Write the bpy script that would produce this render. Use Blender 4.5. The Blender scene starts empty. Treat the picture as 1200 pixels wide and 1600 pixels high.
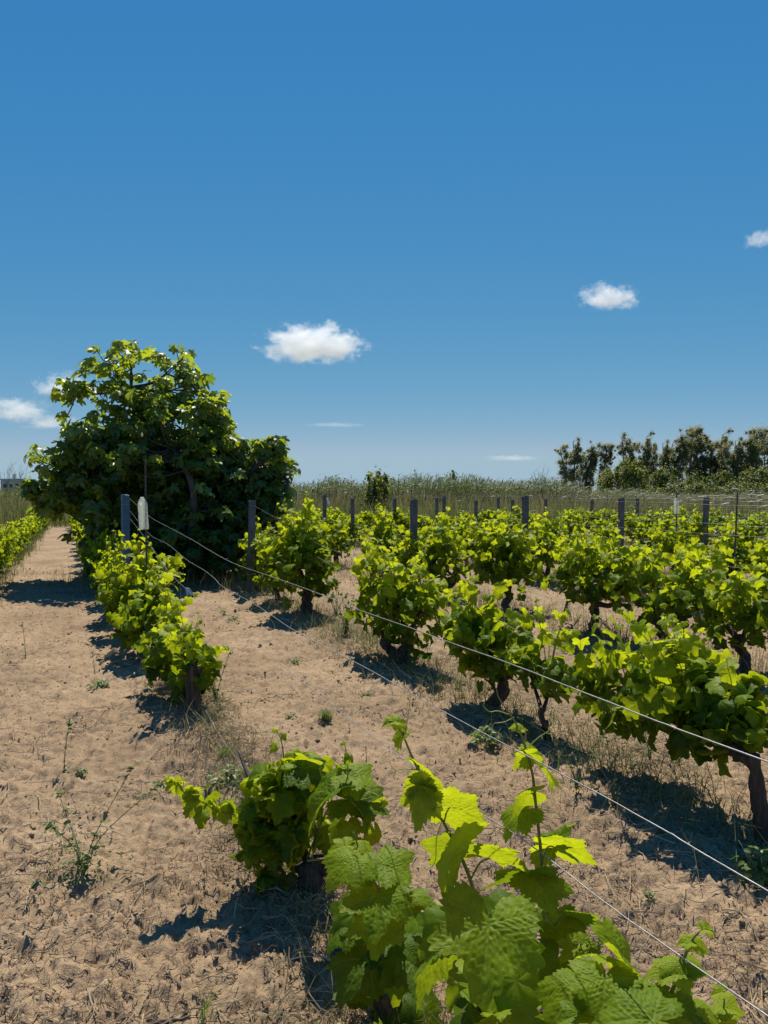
import bpy, math, random
import numpy as np
from mathutils import Vector
S = bpy.context.scene
COL = S.collection
rng = np.random.default_rng(11)
random.seed(5)
R = math.radians

# ---------------------------------------------------------------- camera, sky, sun
CAMZ = 1.5
PITCH = math.atan(35/1200)
cam = bpy.data.cameras.new('camera'); camo = bpy.data.objects.new('camera', cam); COL.objects.link(camo)
camo.location = (0, 0, CAMZ); camo.rotation_euler = (math.pi/2-PITCH, 0, 0)
cam.sensor_fit = 'VERTICAL'; cam.sensor_height = 36; cam.sensor_width = 27; cam.lens = 27.0
cam.clip_start = 0.02; cam.clip_end = 20000
S.camera = camo
SUN_EL, SUN_AZ = R(56), R(1.5)          # azimuth to the right of straight ahead (+Y)
w = bpy.data.worlds.new('World'); S.world = w; w.use_nodes = True
nt = w.node_tree; nt.nodes.clear()
sky = nt.nodes.new('ShaderNodeTexSky'); sky.sky_type = 'NISHITA'; sky.sun_disc = False
sky.sun_elevation = SUN_EL; sky.sun_rotation = SUN_AZ
sky.air_density = 0.5; sky.dust_density = 0.0; sky.ozone_density = 3.0; sky.altitude = 0
sep = nt.nodes.new('ShaderNodeSeparateColor'); cmb = nt.nodes.new('ShaderNodeCombineColor')
nt.links.new(sky.outputs[0], sep.inputs[0])
BGS = 0.1                                     # a deep clear blue: each channel of the sky re-toned by a gain and a power
for ch, (gain, power) in enumerate([(1.95, 1.30), (0.785, 0.54), (0.665, 0.167)]):
    a = nt.nodes.new('ShaderNodeMath'); a.operation = 'MULTIPLY'; a.inputs[1].default_value = 0.06
    b = nt.nodes.new('ShaderNodeMath'); b.operation = 'POWER'; b.inputs[1].default_value = power
    c = nt.nodes.new('ShaderNodeMath'); c.operation = 'MULTIPLY'; c.inputs[1].default_value = gain/BGS/1.414
    nt.links.new(sep.outputs[ch], a.inputs[0]); nt.links.new(a.outputs[0], b.inputs[0]); nt.links.new(b.outputs[0], c.inputs[0]); 
    if ch < 2:
        mn = nt.nodes.new('ShaderNodeMath'); mn.operation = 'MINIMUM'; mn.inputs[1].default_value = (.35, .50)[ch]/BGS/1.414; nt.links.new(c.outputs[0], mn.inputs[0]); c = mn
    nt.links.new(c.outputs[0], cmb.inputs[ch])
bg = nt.nodes.new('ShaderNodeBackground'); bg.inputs['Strength'].default_value = BGS
out = nt.nodes.new('ShaderNodeOutputWorld')
nt.links.new(cmb.outputs[0], bg.inputs[0]); nt.links.new(bg.outputs[0], out.inputs[0])
sl = bpy.data.lights.new('sun', 'SUN'); sl.energy = 5.0; sl.angle = R(0.5); sl.color = (1.0, .93, .80)
so = bpy.data.objects.new('sun', sl); COL.objects.link(so)
sd = Vector((math.sin(SUN_AZ)*math.cos(SUN_EL), math.cos(SUN_AZ)*math.cos(SUN_EL), math.sin(SUN_EL)))
so.rotation_euler = sd.to_track_quat('Z', 'Y').to_euler()
SUNV = np.array(sd)
S.view_settings.view_transform = 'Standard'; S.view_settings.look = 'None'
S.view_settings.exposure = 0.5; S.view_settings.gamma = 1.0
S.cycles.max_bounces = 8; S.cycles.transparent_max_bounces = 12; S.cycles.volume_bounces = 10
S.cycles.volume_step_rate = 1.0; S.cycles.volume_max_steps = 128
S.cycles.use_denoising = True

# ---------------------------------------------------------------- helpers
def P(px, py, Y):
    """point at world distance Y seen at pixel (px,py) of the 1200x1600 photograph"""
    xc, yc = (px-600)/1200, (800-py)/1200
    d = np.array([xc, math.cos(PITCH)+yc*math.sin(PITCH), -math.sin(PITCH)+yc*math.cos(PITCH)])
    return np.array([0, 0, CAMZ]) + d*(Y/d[1])
def G(px, py):
    """ground point under a pixel"""
    xc, yc = (px-600)/1200, (800-py)/1200
    d = np.array([xc, math.cos(PITCH)+yc*math.sin(PITCH), -math.sin(PITCH)+yc*math.cos(PITCH)])
    p = np.array([0, 0, CAMZ]) + d*(CAMZ/-d[2]); return p

def _h(ix, iy, iz, s):
    n = (ix*374761393 + iy*668265263 + iz*2147483647 + s*974634777) & 0xffffffff
    n = ((n ^ (n >> 13))*1274126177) & 0xffffffff
    n = ((n ^ (n >> 16))*2246822519) & 0xffffffff
    return ((n ^ (n >> 15)) & 0xffffff)/float(0xffffff)
def noise2(x, y, s=0):
    x = np.asarray(x, float); y = np.asarray(y, float)
    ix = np.floor(x).astype(np.int64); iy = np.floor(y).astype(np.int64)
    fx = x-ix; fy = y-iy; fx = fx*fx*(3-2*fx); fy = fy*fy*(3-2*fy)
    a = _h(ix, iy, 0, s); b = _h(ix+1, iy, 0, s); c = _h(ix, iy+1, 0, s); d = _h(ix+1, iy+1, 0, s)
    return (a*(1-fx)+b*fx)*(1-fy)+(c*(1-fx)+d*fx)*fy - .5
TH = R(23.0); U = np.array([-math.sin(TH), math.cos(TH), 0]); N_ = np.array([math.cos(TH), math.sin(TH), 0])
ROWD = dict(Z=-1.75, A=.83, B=2.68, C=5.0, D=7.3, E=9.6, F=11.9, G=14.2, H=16.5, I=18.8, J=21.1, K=23.4, L=25.7)
def rowp(r, t, off=0.0, z=0.0):
    return U*t + N_*(ROWD[r]+off) + np.array([0, 0, z])
def gh(x, y):
    """low-frequency ground height"""
    x = np.asarray(x, float); y = np.asarray(y, float)
    r = np.hypot(x, y)
    h = noise2(x*.35, y*.35, 1)*.05 + noise2(x*1.1+3, y*1.1, 2)*.055
    d = x*N_[0]+y*N_[1]
    for rr in 'ABC':
        h += .035*np.exp(-((d-ROWD[rr])/.35)**2)
    k = np.clip((60-r)/40, 0, 1)
    return h*k
def ghd(x, y):
    r = np.hypot(x, y); f = np.clip(1.9-r/18, 0, 1); f2 = np.clip(1.6-r/13, 0, 1)
    wx = x+.025*noise2(x*11, y*11, 31); wy = y+.025*noise2(x*11+7, y*11, 32)
    n3 = noise2(wx*3.3, wy*3.3, 3); n4 = noise2(wx*7, wy*7, 4)
    h = -.05*np.clip(np.abs(n3)*2.2-.25, 0, 1)*0 - .045*np.clip(n3-.08, 0, 1) + .022*n4
    h += .020*noise2(wx*13, wy*13, 5)*f + .030*np.maximum(noise2(wx*8+5, wy*8, 15)-.1, 0)*f
    h += .030*noise2(wx*26, wy*28, 6)*f + .045*np.maximum(noise2(x*12+9, y*12, 12)-.22, 0)*f
    h += .024*np.maximum(noise2(wx*52, wy*52, 7)-.02, 0)*2*f2 + .010*noise2(x*110, y*110, 8)*f2
    pit = np.clip(noise2(x*19+40, y*19, 9)-.24, 0, 1)
    h -= .07*pit*f
    return h*np.clip((50-r)/30, 0, 1)
def gz(p): return float(gh(p[0], p[1])+ghd(np.array(p[0]), np.array(p[1])))
def onG(p): return np.array([p[0], p[1], gz(p)])

def nrm(a): return a/np.maximum(np.linalg.norm(a, axis=-1, keepdims=True), 1e-9)

class MB:
    def __init__(s): s.V = []; s.F = {}; s.A = {}; s.n = 0
    def add(s, V, faces, **attr):
        V = np.asarray(V, float).reshape(-1, 3); k = len(V)
        s.V.append(V)
        for f in faces:
            f = np.asarray(f, np.int64)
            if f.size == 0: continue
            s.F.setdefault(f.shape[1], []).append(f+s.n)
        for a in set(list(s.A)+list(attr)):
            L = s.A.setdefault(a, [])
            have = sum(len(q) for q in L)
            if have < s.n: L.append(np.zeros(s.n-have))
            v = attr.get(a, 0.0); v = np.broadcast_to(np.asarray(v, float), (k,)) if np.ndim(v) == 0 else np.asarray(v, float)
            L.append(v)
        s.n += k
    def tube(s, path, rad, n=6, cap=True, rough=0.0, **attr):
        path = np.asarray(path, float); m = len(path)
        rad = np.broadcast_to(np.asarray(rad, float), (m,)) if np.ndim(rad) == 0 else np.asarray(rad, float)
        t = nrm(np.gradient(path, axis=0))
        ref = np.array([0, 0, 1.0]) if abs(t[0][2]) < .8 else np.array([1.0, 0, 0])
        a = nrm(np.cross(t[0], ref)); As = []
        for i in range(m):
            a = a - t[i]*np.dot(a, t[i]); a = a/max(np.linalg.norm(a), 1e-9); As.append(a)
        As = np.array(As); Bs = np.cross(t, As)
        ang = np.linspace(0, 2*math.pi, n, endpoint=False)
        rr = rad[:, None]*np.ones(n)[None]
        if rough: rr = rr*(1+rough*rng.uniform(-1, 1, (m, n)))
        V = path[:, None] + rr[..., None]*(np.cos(ang)[None, :, None]*As[:, None]+np.sin(ang)[None, :, None]*Bs[:, None])
        i = np.arange(m-1)[:, None]*n; j = np.arange(n)[None]; j2 = (j+1) % n
        q = np.stack([i+j, i+j2, i+n+j2, i+n+j], -1).reshape(-1, 4)
        fs = [q]
        V = V.reshape(-1, 3)
        if cap:
            V = np.vstack([V, path[-1:], path[:1]]); c1 = m*n; c0 = m*n+1
            jj = np.arange(n); j22 = (jj+1) % n; b = (m-1)*n
            fs.append(np.stack([b+jj, b+j22, np.full(n, c1)], -1)); fs.append(np.stack([j22, jj, np.full(n, c0)], -1))
        s.add(V, fs, **attr)
    def box(s, c, h, rot=None, ch=0.0, **attr):
        """chamfered box: centre, half sizes"""
        h = np.array(h, float); pts = []
        for sx in (-1, 1):
            for sy in (-1, 1):
                for sz in (-1, 1):
                    pts.append([sx*h[0], sy*h[1], sz*h[2]])
        pts = np.array(pts)
        if rot is not None: pts = pts@np.array(rot).T
        s.add(pts+np.array(c), [[[0, 1, 3, 2], [4, 6, 7, 5], [0, 4, 5, 1], [2, 3, 7, 6], [0, 2, 6, 4], [1, 5, 7, 3]]], **attr)
    def mesh(s, name, mat, smooth=True):
        me = bpy.data.meshes.new(name)
        V = np.vstack(s.V); me.vertices.add(len(V)); me.vertices.foreach_set('co', V.ravel())
        loops = []; starts = []; tot = []; o = 0
        for k, L in s.F.items():
            f = np.vstack(L); loops.append(f.ravel()); starts.append(o+np.arange(len(f))*k); tot.append(np.full(len(f), k)); o += f.size
        lo = np.concatenate(loops).astype(np.int32)
        me.loops.add(len(lo)); me.loops.foreach_set('vertex_index', lo)
        st = np.concatenate(starts).astype(np.int32)
        me.polygons.add(len(st)); me.polygons.foreach_set('loop_start', st)
        try: me.polygons.foreach_set('loop_total', np.concatenate(tot).astype(np.int32))
        except Exception: pass
        me.polygons.foreach_set('use_smooth', np.full(len(st), smooth))
        me.update(calc_edges=True)
        for a, L in s.A.items():
            d = np.concatenate(L)
            if len(d) < s.n: d = np.concatenate([d, np.zeros(s.n-len(d))])
            at = me.attributes.new(a, 'FLOAT', 'POINT'); at.data.foreach_set('value', d.astype(np.float32))
        me.materials.append(mat); me.validate(); return me
    def obj(s, name, mat, parent=None, smooth=True):
        o = bpy.data.objects.new(name, s.mesh(name, mat, smooth)); COL.objects.link(o)
        if parent is not None: o.parent = parent
        return o

class ML:
    """several meshes, one per piece"""
    def __init__(s): s.L = []
    def new(s): m = MB(); s.L.append(m); return m
def tag(o, label=None, cat=None, group=None, kind=None):
    if label: o['label'] = label
    if cat: o['category'] = cat
    if group: o['group'] = group
    if kind: o['kind'] = kind
    return o
def empty(name, loc, label, cat, group=None):
    o = bpy.data.objects.new(name, None); COL.objects.link(o); o.location = tuple(float(v) for v in loc)
    o.empty_display_size = .1
    return tag(o, label, cat, group)
def copytree(o, parent=None):
    c = o.copy(); COL.objects.link(c); c.parent = parent
    for ch in list(o.children): copytree(ch, c)
    return c
def smoothpath(pts, n=12):
    pts = np.asarray(pts, float)
    if len(pts) < 3:
        t = np.linspace(0, 1, n)[:, None]; return pts[0]*(1-t)+pts[-1]*t
    q = np.vstack([2*pts[0]-pts[1], pts, 2*pts[-1]-pts[-2]]); outp = []
    per = max(2, n//(len(pts)-1))
    for i in range(1, len(q)-2):
        for t in np.linspace(0, 1, per, endpoint=False):
            p0, p1, p2, p3 = q[i-1], q[i], q[i+1], q[i+2]
            outp.append(.5*((2*p1)+(-p0+p2)*t+(2*p0-5*p1+4*p2-p3)*t*t+(-p0+3*p1-3*p2+p3)*t**3))
    outp.append(pts[-1]); return np.array(outp)

# ---------------------------------------------------------------- materials
def newmat(name):
    m = bpy.data.materials.new(name); m.use_nodes = True; m.node_tree.nodes.clear(); return m, m.node_tree
def nd(t, kind, **kw):
    n = t.nodes.new(kind)
    for k, v in kw.items():
        if k in n.inputs.keys(): n.inputs[k].default_value = v
        else: setattr(n, k, v)
    return n
def ramp(t, fac, stops):
    r = t.nodes.new('ShaderNodeValToRGB'); e = r.color_ramp.elements
    while len(e) > len(stops): e.remove(e[-1])
    while len(e) < len(stops): e.new(1.0)
    for el, (p, c) in zip(e, stops): el.position = p; el.color = (*c, 1)
    t.links.new(fac, r.inputs[0]); return r
def pbr(name, stops, scale=8.0, rough=.8, bump=.3, bscale=40.0, detail=6.0, stretch=(1, 1, 1), metal=0.0, spec=.3, bdist=.01):
    m, t = newmat(name)
    tc = nd(t, 'ShaderNodeTexCoord'); mp = nd(t, 'ShaderNodeMapping'); mp.inputs['Scale'].default_value = stretch
    t.links.new(tc.outputs['Object'], mp.inputs[0])
    n1 = nd(t, 'ShaderNodeTexNoise', Scale=scale, Detail=detail, Roughness=.65); t.links.new(mp.outputs[0], n1.inputs['Vector'])
    c = ramp(t, n1.outputs[0], stops)
    n2 = nd(t, 'ShaderNodeTexNoise', Scale=bscale, Detail=5.0); t.links.new(mp.outputs[0], n2.inputs['Vector'])
    b = nd(t, 'ShaderNodeBump', Strength=bump, Distance=bdist); t.links.new(n2.outputs[0], b.inputs['Height'])
    p = nd(t, 'ShaderNodeBsdfPrincipled', Roughness=rough, Metallic=metal); p.inputs['Specular IOR Level'].default_value = spec
    t.links.new(c.outputs[0], p.inputs['Base Color']); t.links.new(b.outputs[0], p.inputs['Normal'])
    o = nd(t, 'ShaderNodeOutputMaterial'); t.links.new(p.outputs[0], o.inputs[0]); return m
def leafmat(name, dark, mid, young, trans_dark, trans_young, tfac=.45, rough=.42, spec=.5, bscale=120.0, bump=.25, under=(.12, .16, .07), veincol=(.35, .42, .12)):
    m, t = newmat(name); L = t.links.new
    at = nd(t, 'ShaderNodeAttribute'); at.attribute_name = 'age'
    vn = nd(t, 'ShaderNodeAttribute'); vn.attribute_name = 'vein'
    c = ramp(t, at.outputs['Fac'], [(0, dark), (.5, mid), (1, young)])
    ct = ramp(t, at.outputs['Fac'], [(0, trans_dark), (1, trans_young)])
    tc = nd(t, 'ShaderNodeTexCoord')
    nz = nd(t, 'ShaderNodeTexNoise', Scale=bscale*.3, Detail=3.0); L(tc.outputs['Object'], nz.inputs['Vector'])
    mul = nd(t, 'ShaderNodeMix'); mul.data_type = 'RGBA'; mul.blend_type = 'MULTIPLY'; mul.inputs[0].default_value = 1
    rr = ramp(t, nz.outputs[0], [(.3, (.78, .8, .75)), (.7, (1.12, 1.1, 1.1))])
    L(c.outputs[0], mul.inputs[6]); L(rr.outputs[0], mul.inputs[7])
    mv = nd(t, 'ShaderNodeMix'); mv.data_type = 'RGBA'; L(vn.outputs['Fac'], mv.inputs[0]); L(mul.outputs[2], mv.inputs[6]); mv.inputs[7].default_value = (*veincol, 1)
    geo = nd(t, 'ShaderNodeNewGeometry')
    mu = nd(t, 'ShaderNodeMix'); mu.data_type = 'RGBA'
    hb = nd(t, 'ShaderNodeMath'); hb.operation = 'MULTIPLY'; hb.inputs[1].default_value = .6; L(geo.outputs['Backfacing'], hb.inputs[0])
    L(hb.outputs[0], mu.inputs[0]); L(mv.outputs[2], mu.inputs[6]); mu.inputs[7].default_value = (*under, 1)
    nb = nd(t, 'ShaderNodeTexNoise', Scale=bscale, Detail=3.0); L(tc.outputs['Object'], nb.inputs['Vector'])
    b = nd(t, 'ShaderNodeBump', Strength=bump, Distance=.004); L(nb.outputs[0], b.inputs['Height'])
    p = nd(t, 'ShaderNodeBsdfPrincipled', Roughness=rough); p.inputs['Specular IOR Level'].default_value = spec
    L(mu.outputs[2], p.inputs['Base Color']); L(b.outputs[0], p.inputs['Normal'])
    tr = nd(t, 'ShaderNodeBsdfTranslucent'); L(b.outputs[0], tr.inputs['Normal'])
    mt = nd(t, 'ShaderNodeMix'); mt.data_type = 'RGBA'; mt.blend_type = 'MULTIPLY'; mt.inputs[0].default_value = 1
    L(ct.outputs[0], mt.inputs[6]); L(rr.outputs[0], mt.inputs[7]); L(mt.outputs[2], tr.inputs['Color'])
    ms = nd(t, 'ShaderNodeMixShader'); ms.inputs[0].default_value = tfac
    L(p.outputs[0], ms.inputs[1]); L(tr.outputs[0], ms.inputs[2])
    o = nd(t, 'ShaderNodeOutputMaterial'); L(ms.outputs[0], o.inputs[0]); return m

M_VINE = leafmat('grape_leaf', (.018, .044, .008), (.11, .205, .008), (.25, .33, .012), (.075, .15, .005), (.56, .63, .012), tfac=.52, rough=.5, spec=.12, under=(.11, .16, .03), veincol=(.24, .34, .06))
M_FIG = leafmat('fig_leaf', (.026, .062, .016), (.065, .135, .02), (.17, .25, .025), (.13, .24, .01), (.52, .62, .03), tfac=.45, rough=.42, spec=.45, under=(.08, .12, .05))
M_EUC = leafmat('eucalyptus_leaf', (.09, .115, .05), (.17, .18, .08), (.26, .24, .11), (.22, .25, .07), (.44, .40, .13), tfac=.45, rough=.45, bump=0)
M_BUSH = leafmat('bush_leaf', (.035, .05, .012), (.08, .105, .015), (.17, .19, .02), (.10, .15, .01), (.34, .36, .02), tfac=.4, rough=.5, bump=0)
M_WEED = leafmat('weed_leaf', (.04, .08, .025), (.08, .14, .035), (.15, .20, .06), (.12, .22, .02), (.30, .38, .06), tfac=.4, rough=.5, bump=0)
M_GRASS = leafmat('mixed_grass', (.04, .085, .012), (.12, .145, .04), (.36, .29, .16), (.10, .16, .02), (.35, .28, .12), tfac=.35, rough=.6, bump=0, under=(.15, .16, .07))
M_REED = leafmat('reed', (.035, .07, .014), (.09, .13, .035), (.20, .18, .11), (.15, .24, .025), (.28, .24, .12), tfac=.3, rough=.55, bump=0, under=(.12, .13, .08))
M_STRAW = leafmat('straw', (.05, .035, .025), (.25, .17, .10), (.55, .42, .26), (.1, .07, .04), (.35, .27, .15), tfac=.15, rough=.7, bump=0, under=(.3, .23, .14))
M_BARK = pbr('vine_bark', [(.25, (.018, .013, .010)), (.55, (.075, .055, .042)), (.85, (.20, .16, .125))], scale=22, rough=.9, bump=1.0, bscale=60, stretch=(1.6, 1.6, .25), bdist=.012)
M_CANE = pbr('green_cane', [(.3, (.13, .15, .03)), (.7, (.22, .17, .06))], scale=12, rough=.5, bump=.1)
M_TENDRIL = pbr('tendril', [(.3, (.30, .34, .06)), (.7, (.42, .42, .10))], scale=12, rough=.45, bump=.1)
M_FIGBARK = pbr('fig_bark', [(.3, (.035, .03, .025)), (.7, (.10, .088, .072))], scale=6, rough=.85, bump=.5)
M_CONC = pbr('weathered_post', [(.25, (.045, .048, .050)), (.5, (.10, .105, .108)), (.8, (.18, .182, .18))], scale=9, rough=.9, bump=.7, bscale=70, stretch=(1, 1, .35))
M_BLUEPOST = pbr('blue_post', [(.25, (.03, .075, .125)), (.6, (.05, .12, .19)), (.8, (.10, .17, .22))], scale=9, rough=.6, bump=.3, bscale=60)
M_WOOD = pbr('old_wood', [(.25, (.035, .026, .02)), (.5, (.14, .11, .08)), (.8, (.34, .28, .215))], scale=16, rough=.9, bump=1.0, bscale=50, stretch=(2.4, 2.4, .18), bdist=.01)
M_WIRE = pbr('galvanised_wire', [(.3, (.17, .17, .165)), (.7, (.36, .35, .335))], scale=60, rough=.48, bump=.2, bscale=400, metal=.55, spec=.5, bdist=.001)
M_RUST = pbr('rusty_rod', [(.3, (.05, .045, .042)), (.7, (.13, .11, .10))], scale=30, rough=.75, bump=.4, metal=.3)
M_UMBEL = pbr('umbel_white', [(.3, (.55, .57, .48)), (.7, (.78, .78, .70))], scale=20, rough=.8, bump=0)
M_STEM = pbr('weed_stem', [(.3, (.09, .11, .05)), (.7, (.20, .19, .10))], scale=12, rough=.7, bump=0)
M_TWIG = pbr('dry_twig', [(.3, (.05, .038, .028)), (.7, (.26, .20, .15))], scale=20, rough=.85, bump=.4, bdist=.003)
M_EBARK = pbr('eucalyptus_bark', [(.3, (.10, .09, .075)), (.7, (.24, .21, .18))], scale=2, rough=.85, bump=.2)

def mat_plastic():
    m, t = newmat('cloudy_plastic'); L = t.links.new
    p = nd(t, 'ShaderNodeBsdfPrincipled', Roughness=.28); p.inputs['Base Color'].default_value = (.62, .66, .58, 1)
    tr = nd(t, 'ShaderNodeBsdfTranslucent'); tr.inputs[0].default_value = (.72, .76, .68, 1)
    tp = nd(t, 'ShaderNodeBsdfTransparent')
    a = nd(t, 'ShaderNodeMixShader'); a.inputs[0].default_value = .5; L(p.outputs[0], a.inputs[1]); L(tr.outputs[0], a.inputs[2])
    b = nd(t, 'ShaderNodeMixShader'); b.inputs[0].default_value = .35; L(a.outputs[0], b.inputs[1]); L(tp.outputs[0], b.inputs[2])
    o = nd(t, 'ShaderNodeOutputMaterial'); L(b.outputs[0], o.inputs[0]); return m
M_PLASTIC = mat_plastic()

def mat_ground():
    m, t = newmat('sandy_soil'); L = t.links.new
    tc = nd(t, 'ShaderNodeTexCoord')
    n1 = nd(t, 'ShaderNodeTexNoise', Scale=1.1, Detail=6.0, Roughness=.6); L(tc.outputs['Object'], n1.inputs['Vector'])
    n2 = nd(t, 'ShaderNodeTexNoise', Scale=16.0, Detail=6.0, Roughness=.7); L(tc.outputs['Object'], n2.inputs['Vector'])
    n3 = nd(t, 'ShaderNodeTexNoise', Scale=140.0, Detail=4.0, Roughness=.7); L(tc.outputs['Object'], n3.inputs['Vector'])
    base = ramp(t, n1.outputs[0], [(.3, (.215, .150, .090)), (.55, (.30, .214, .132)), (.75, (.365, .268, .170))])
    spots = ramp(t, n2.outputs[0], [(.34, (.42, .36, .33)), (.46, (.95, .94, .93)), (.7, (1.10, 1.08, 1.04))])
    mx = nd(t, 'ShaderNodeMix'); mx.data_type = 'RGBA'; mx.blend_type = 'MULTIPLY'; mx.inputs[0].default_value = .8
    L(base.outputs[0], mx.inputs[6]); L(spots.outputs[0], mx.inputs[7])
    gr = ramp(t, n3.outputs[0], [(.30, (.55, .52, .50)), (.46, (1, 1, 1)), (.62, (1.1, 1.1, 1.08))])
    mx2 = nd(t, 'ShaderNodeMix'); mx2.data_type = 'RGBA'; mx2.blend_type = 'MULTIPLY'; mx2.inputs[0].default_value = .8
    L(mx.outputs[2], mx2.inputs[6]); L(gr.outputs[0], mx2.inputs[7])
    # dark organic debris specks
    vo = nd(t, 'ShaderNodeTexNoise', Scale=48.0, Detail=5.0, Roughness=.8); L(tc.outputs['Object'], vo.inputs['Vector'])
    sp = ramp(t, vo.outputs[0], [(.35, (1, 1, 1)), (.40, (0, 0, 0))])
    mx3 = nd(t, 'ShaderNodeMix'); mx3.data_type = 'RGBA'; L(sp.outputs[0], mx3.inputs[0]); L(mx2.outputs[2], mx3.inputs[6]); mx3.inputs[7].default_value = (.075, .052, .038, 1)
    vo2 = nd(t, 'ShaderNodeTexNoise', Scale=19.0, Detail=8.0, Roughness=.85); L(tc.outputs['Object'], vo2.inputs['Vector'])
    sp2 = ramp(t, vo2.outputs[0], [(.36, (.85, .85, .85)), (.40, (0, 0, 0))])
    mx5 = nd(t, 'ShaderNodeMix'); mx5.data_type = 'RGBA'; L(sp2.outputs[0], mx5.inputs[0]); L(mx3.outputs[2], mx5.inputs[6]); mx5.inputs[7].default_value = (.085, .058, .04, 1); mx3 = mx5
    # patches of dark reddish dead weeds and damp soil
    npt = nd(t, 'ShaderNodeTexNoise', Scale=2.3, Detail=7.0, Roughness=.75); mpp_ = nd(t, 'ShaderNodeMapping'); mpp_.inputs['Location'].default_value = (3.7, 1.1, 0); L(tc.outputs['Object'], mpp_.inputs[0]); L(mpp_.outputs[0], npt.inputs['Vector'])
    pr = ramp(t, npt.outputs[0], [(.58, (0, 0, 0)), (.72, (.75, .75, .75))])
    mxp = nd(t, 'ShaderNodeMix'); mxp.data_type = 'RGBA'; L(pr.outputs[0], mxp.inputs[0]); L(mx3.outputs[2], mxp.inputs[6]); mxp.inputs[7].default_value = (.15, .085, .055, 1)
    # far land is covered with dry grass colour
    sep = nd(t, 'ShaderNodeSeparateXYZ'); L(tc.outputs['Object'], sep.inputs[0])
    mr = nd(t, 'ShaderNodeMapRange'); mr.inputs[1].default_value = 30; mr.inputs[2].default_value = 42; L(sep.outputs[1], mr.inputs[0])
    mx4 = nd(t, 'ShaderNodeMix'); mx4.data_type = 'RGBA'; L(mr.outputs[0], mx4.inputs[0]); L(mxp.outputs[2], mx4.inputs[6]); mx4.inputs[7].default_value = (.15, .14, .07, 1)
    b1 = nd(t, 'ShaderNodeBump', Strength=.7, Distance=.006); L(n3.outputs[0], b1.inputs['Height'])
    b2 = nd(t, 'ShaderNodeBump', Strength=.55, Distance=.025); L(n2.outputs[0], b2.inputs['Height']); L(b1.outputs[0], b2.inputs['Normal'])
    p = nd(t, 'ShaderNodeBsdfPrincipled', Roughness=.95); p.inputs['Specular IOR Level'].default_value = .15
    L(mx4.outputs[2], p.inputs['Base Color']); L(b2.outputs[0], p.inputs['Normal'])
    o = nd(t, 'ShaderNodeOutputMaterial'); L(p.outputs[0], o.inputs[0]); return m
M_SOIL = mat_ground()

# ---------------------------------------------------------------- ground
def build_ground():
    ys = list(np.linspace(-60, -8, 8)) + list(np.linspace(-6, 1.1, 50))
    y = 1.1
    while y < 14: y *= 1.0056; ys.append(y)
    while y < 70: y *= 1.012; ys.append(y)
    while y < 12000: y *= 1.12; ys.append(y)
    ys = np.array(ys)
    ss = np.concatenate([[-12, -6, -3, -1.8, -1.2, -.95], np.linspace(-.8, .8, 560), [.95, 1.2, 1.8, 3, 6, 12]])
    W = np.where(ys > 0, ys*.95+.55, .55-ys*.3)
    X = ss[None]*W[:, None]; Y = np.repeat(ys[:, None], len(ss), 1)
    Z = gh(X, Y) + ghd(X, Y)
    V = np.stack([X, Y, Z], -1).reshape(-1, 3); n = len(ss)
    i = (np.arange(len(ys)-1)*n)[:, None]; j = np.arange(n-1)[None]
    q = np.stack([i+j, i+j+1, i+n+j+1, i+n+j], -1).reshape(-1, 4)
    mb = MB(); mb.add(V, [q]); o = mb.obj('ground', M_SOIL); tag(o, kind='structure')
build_ground()

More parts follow.
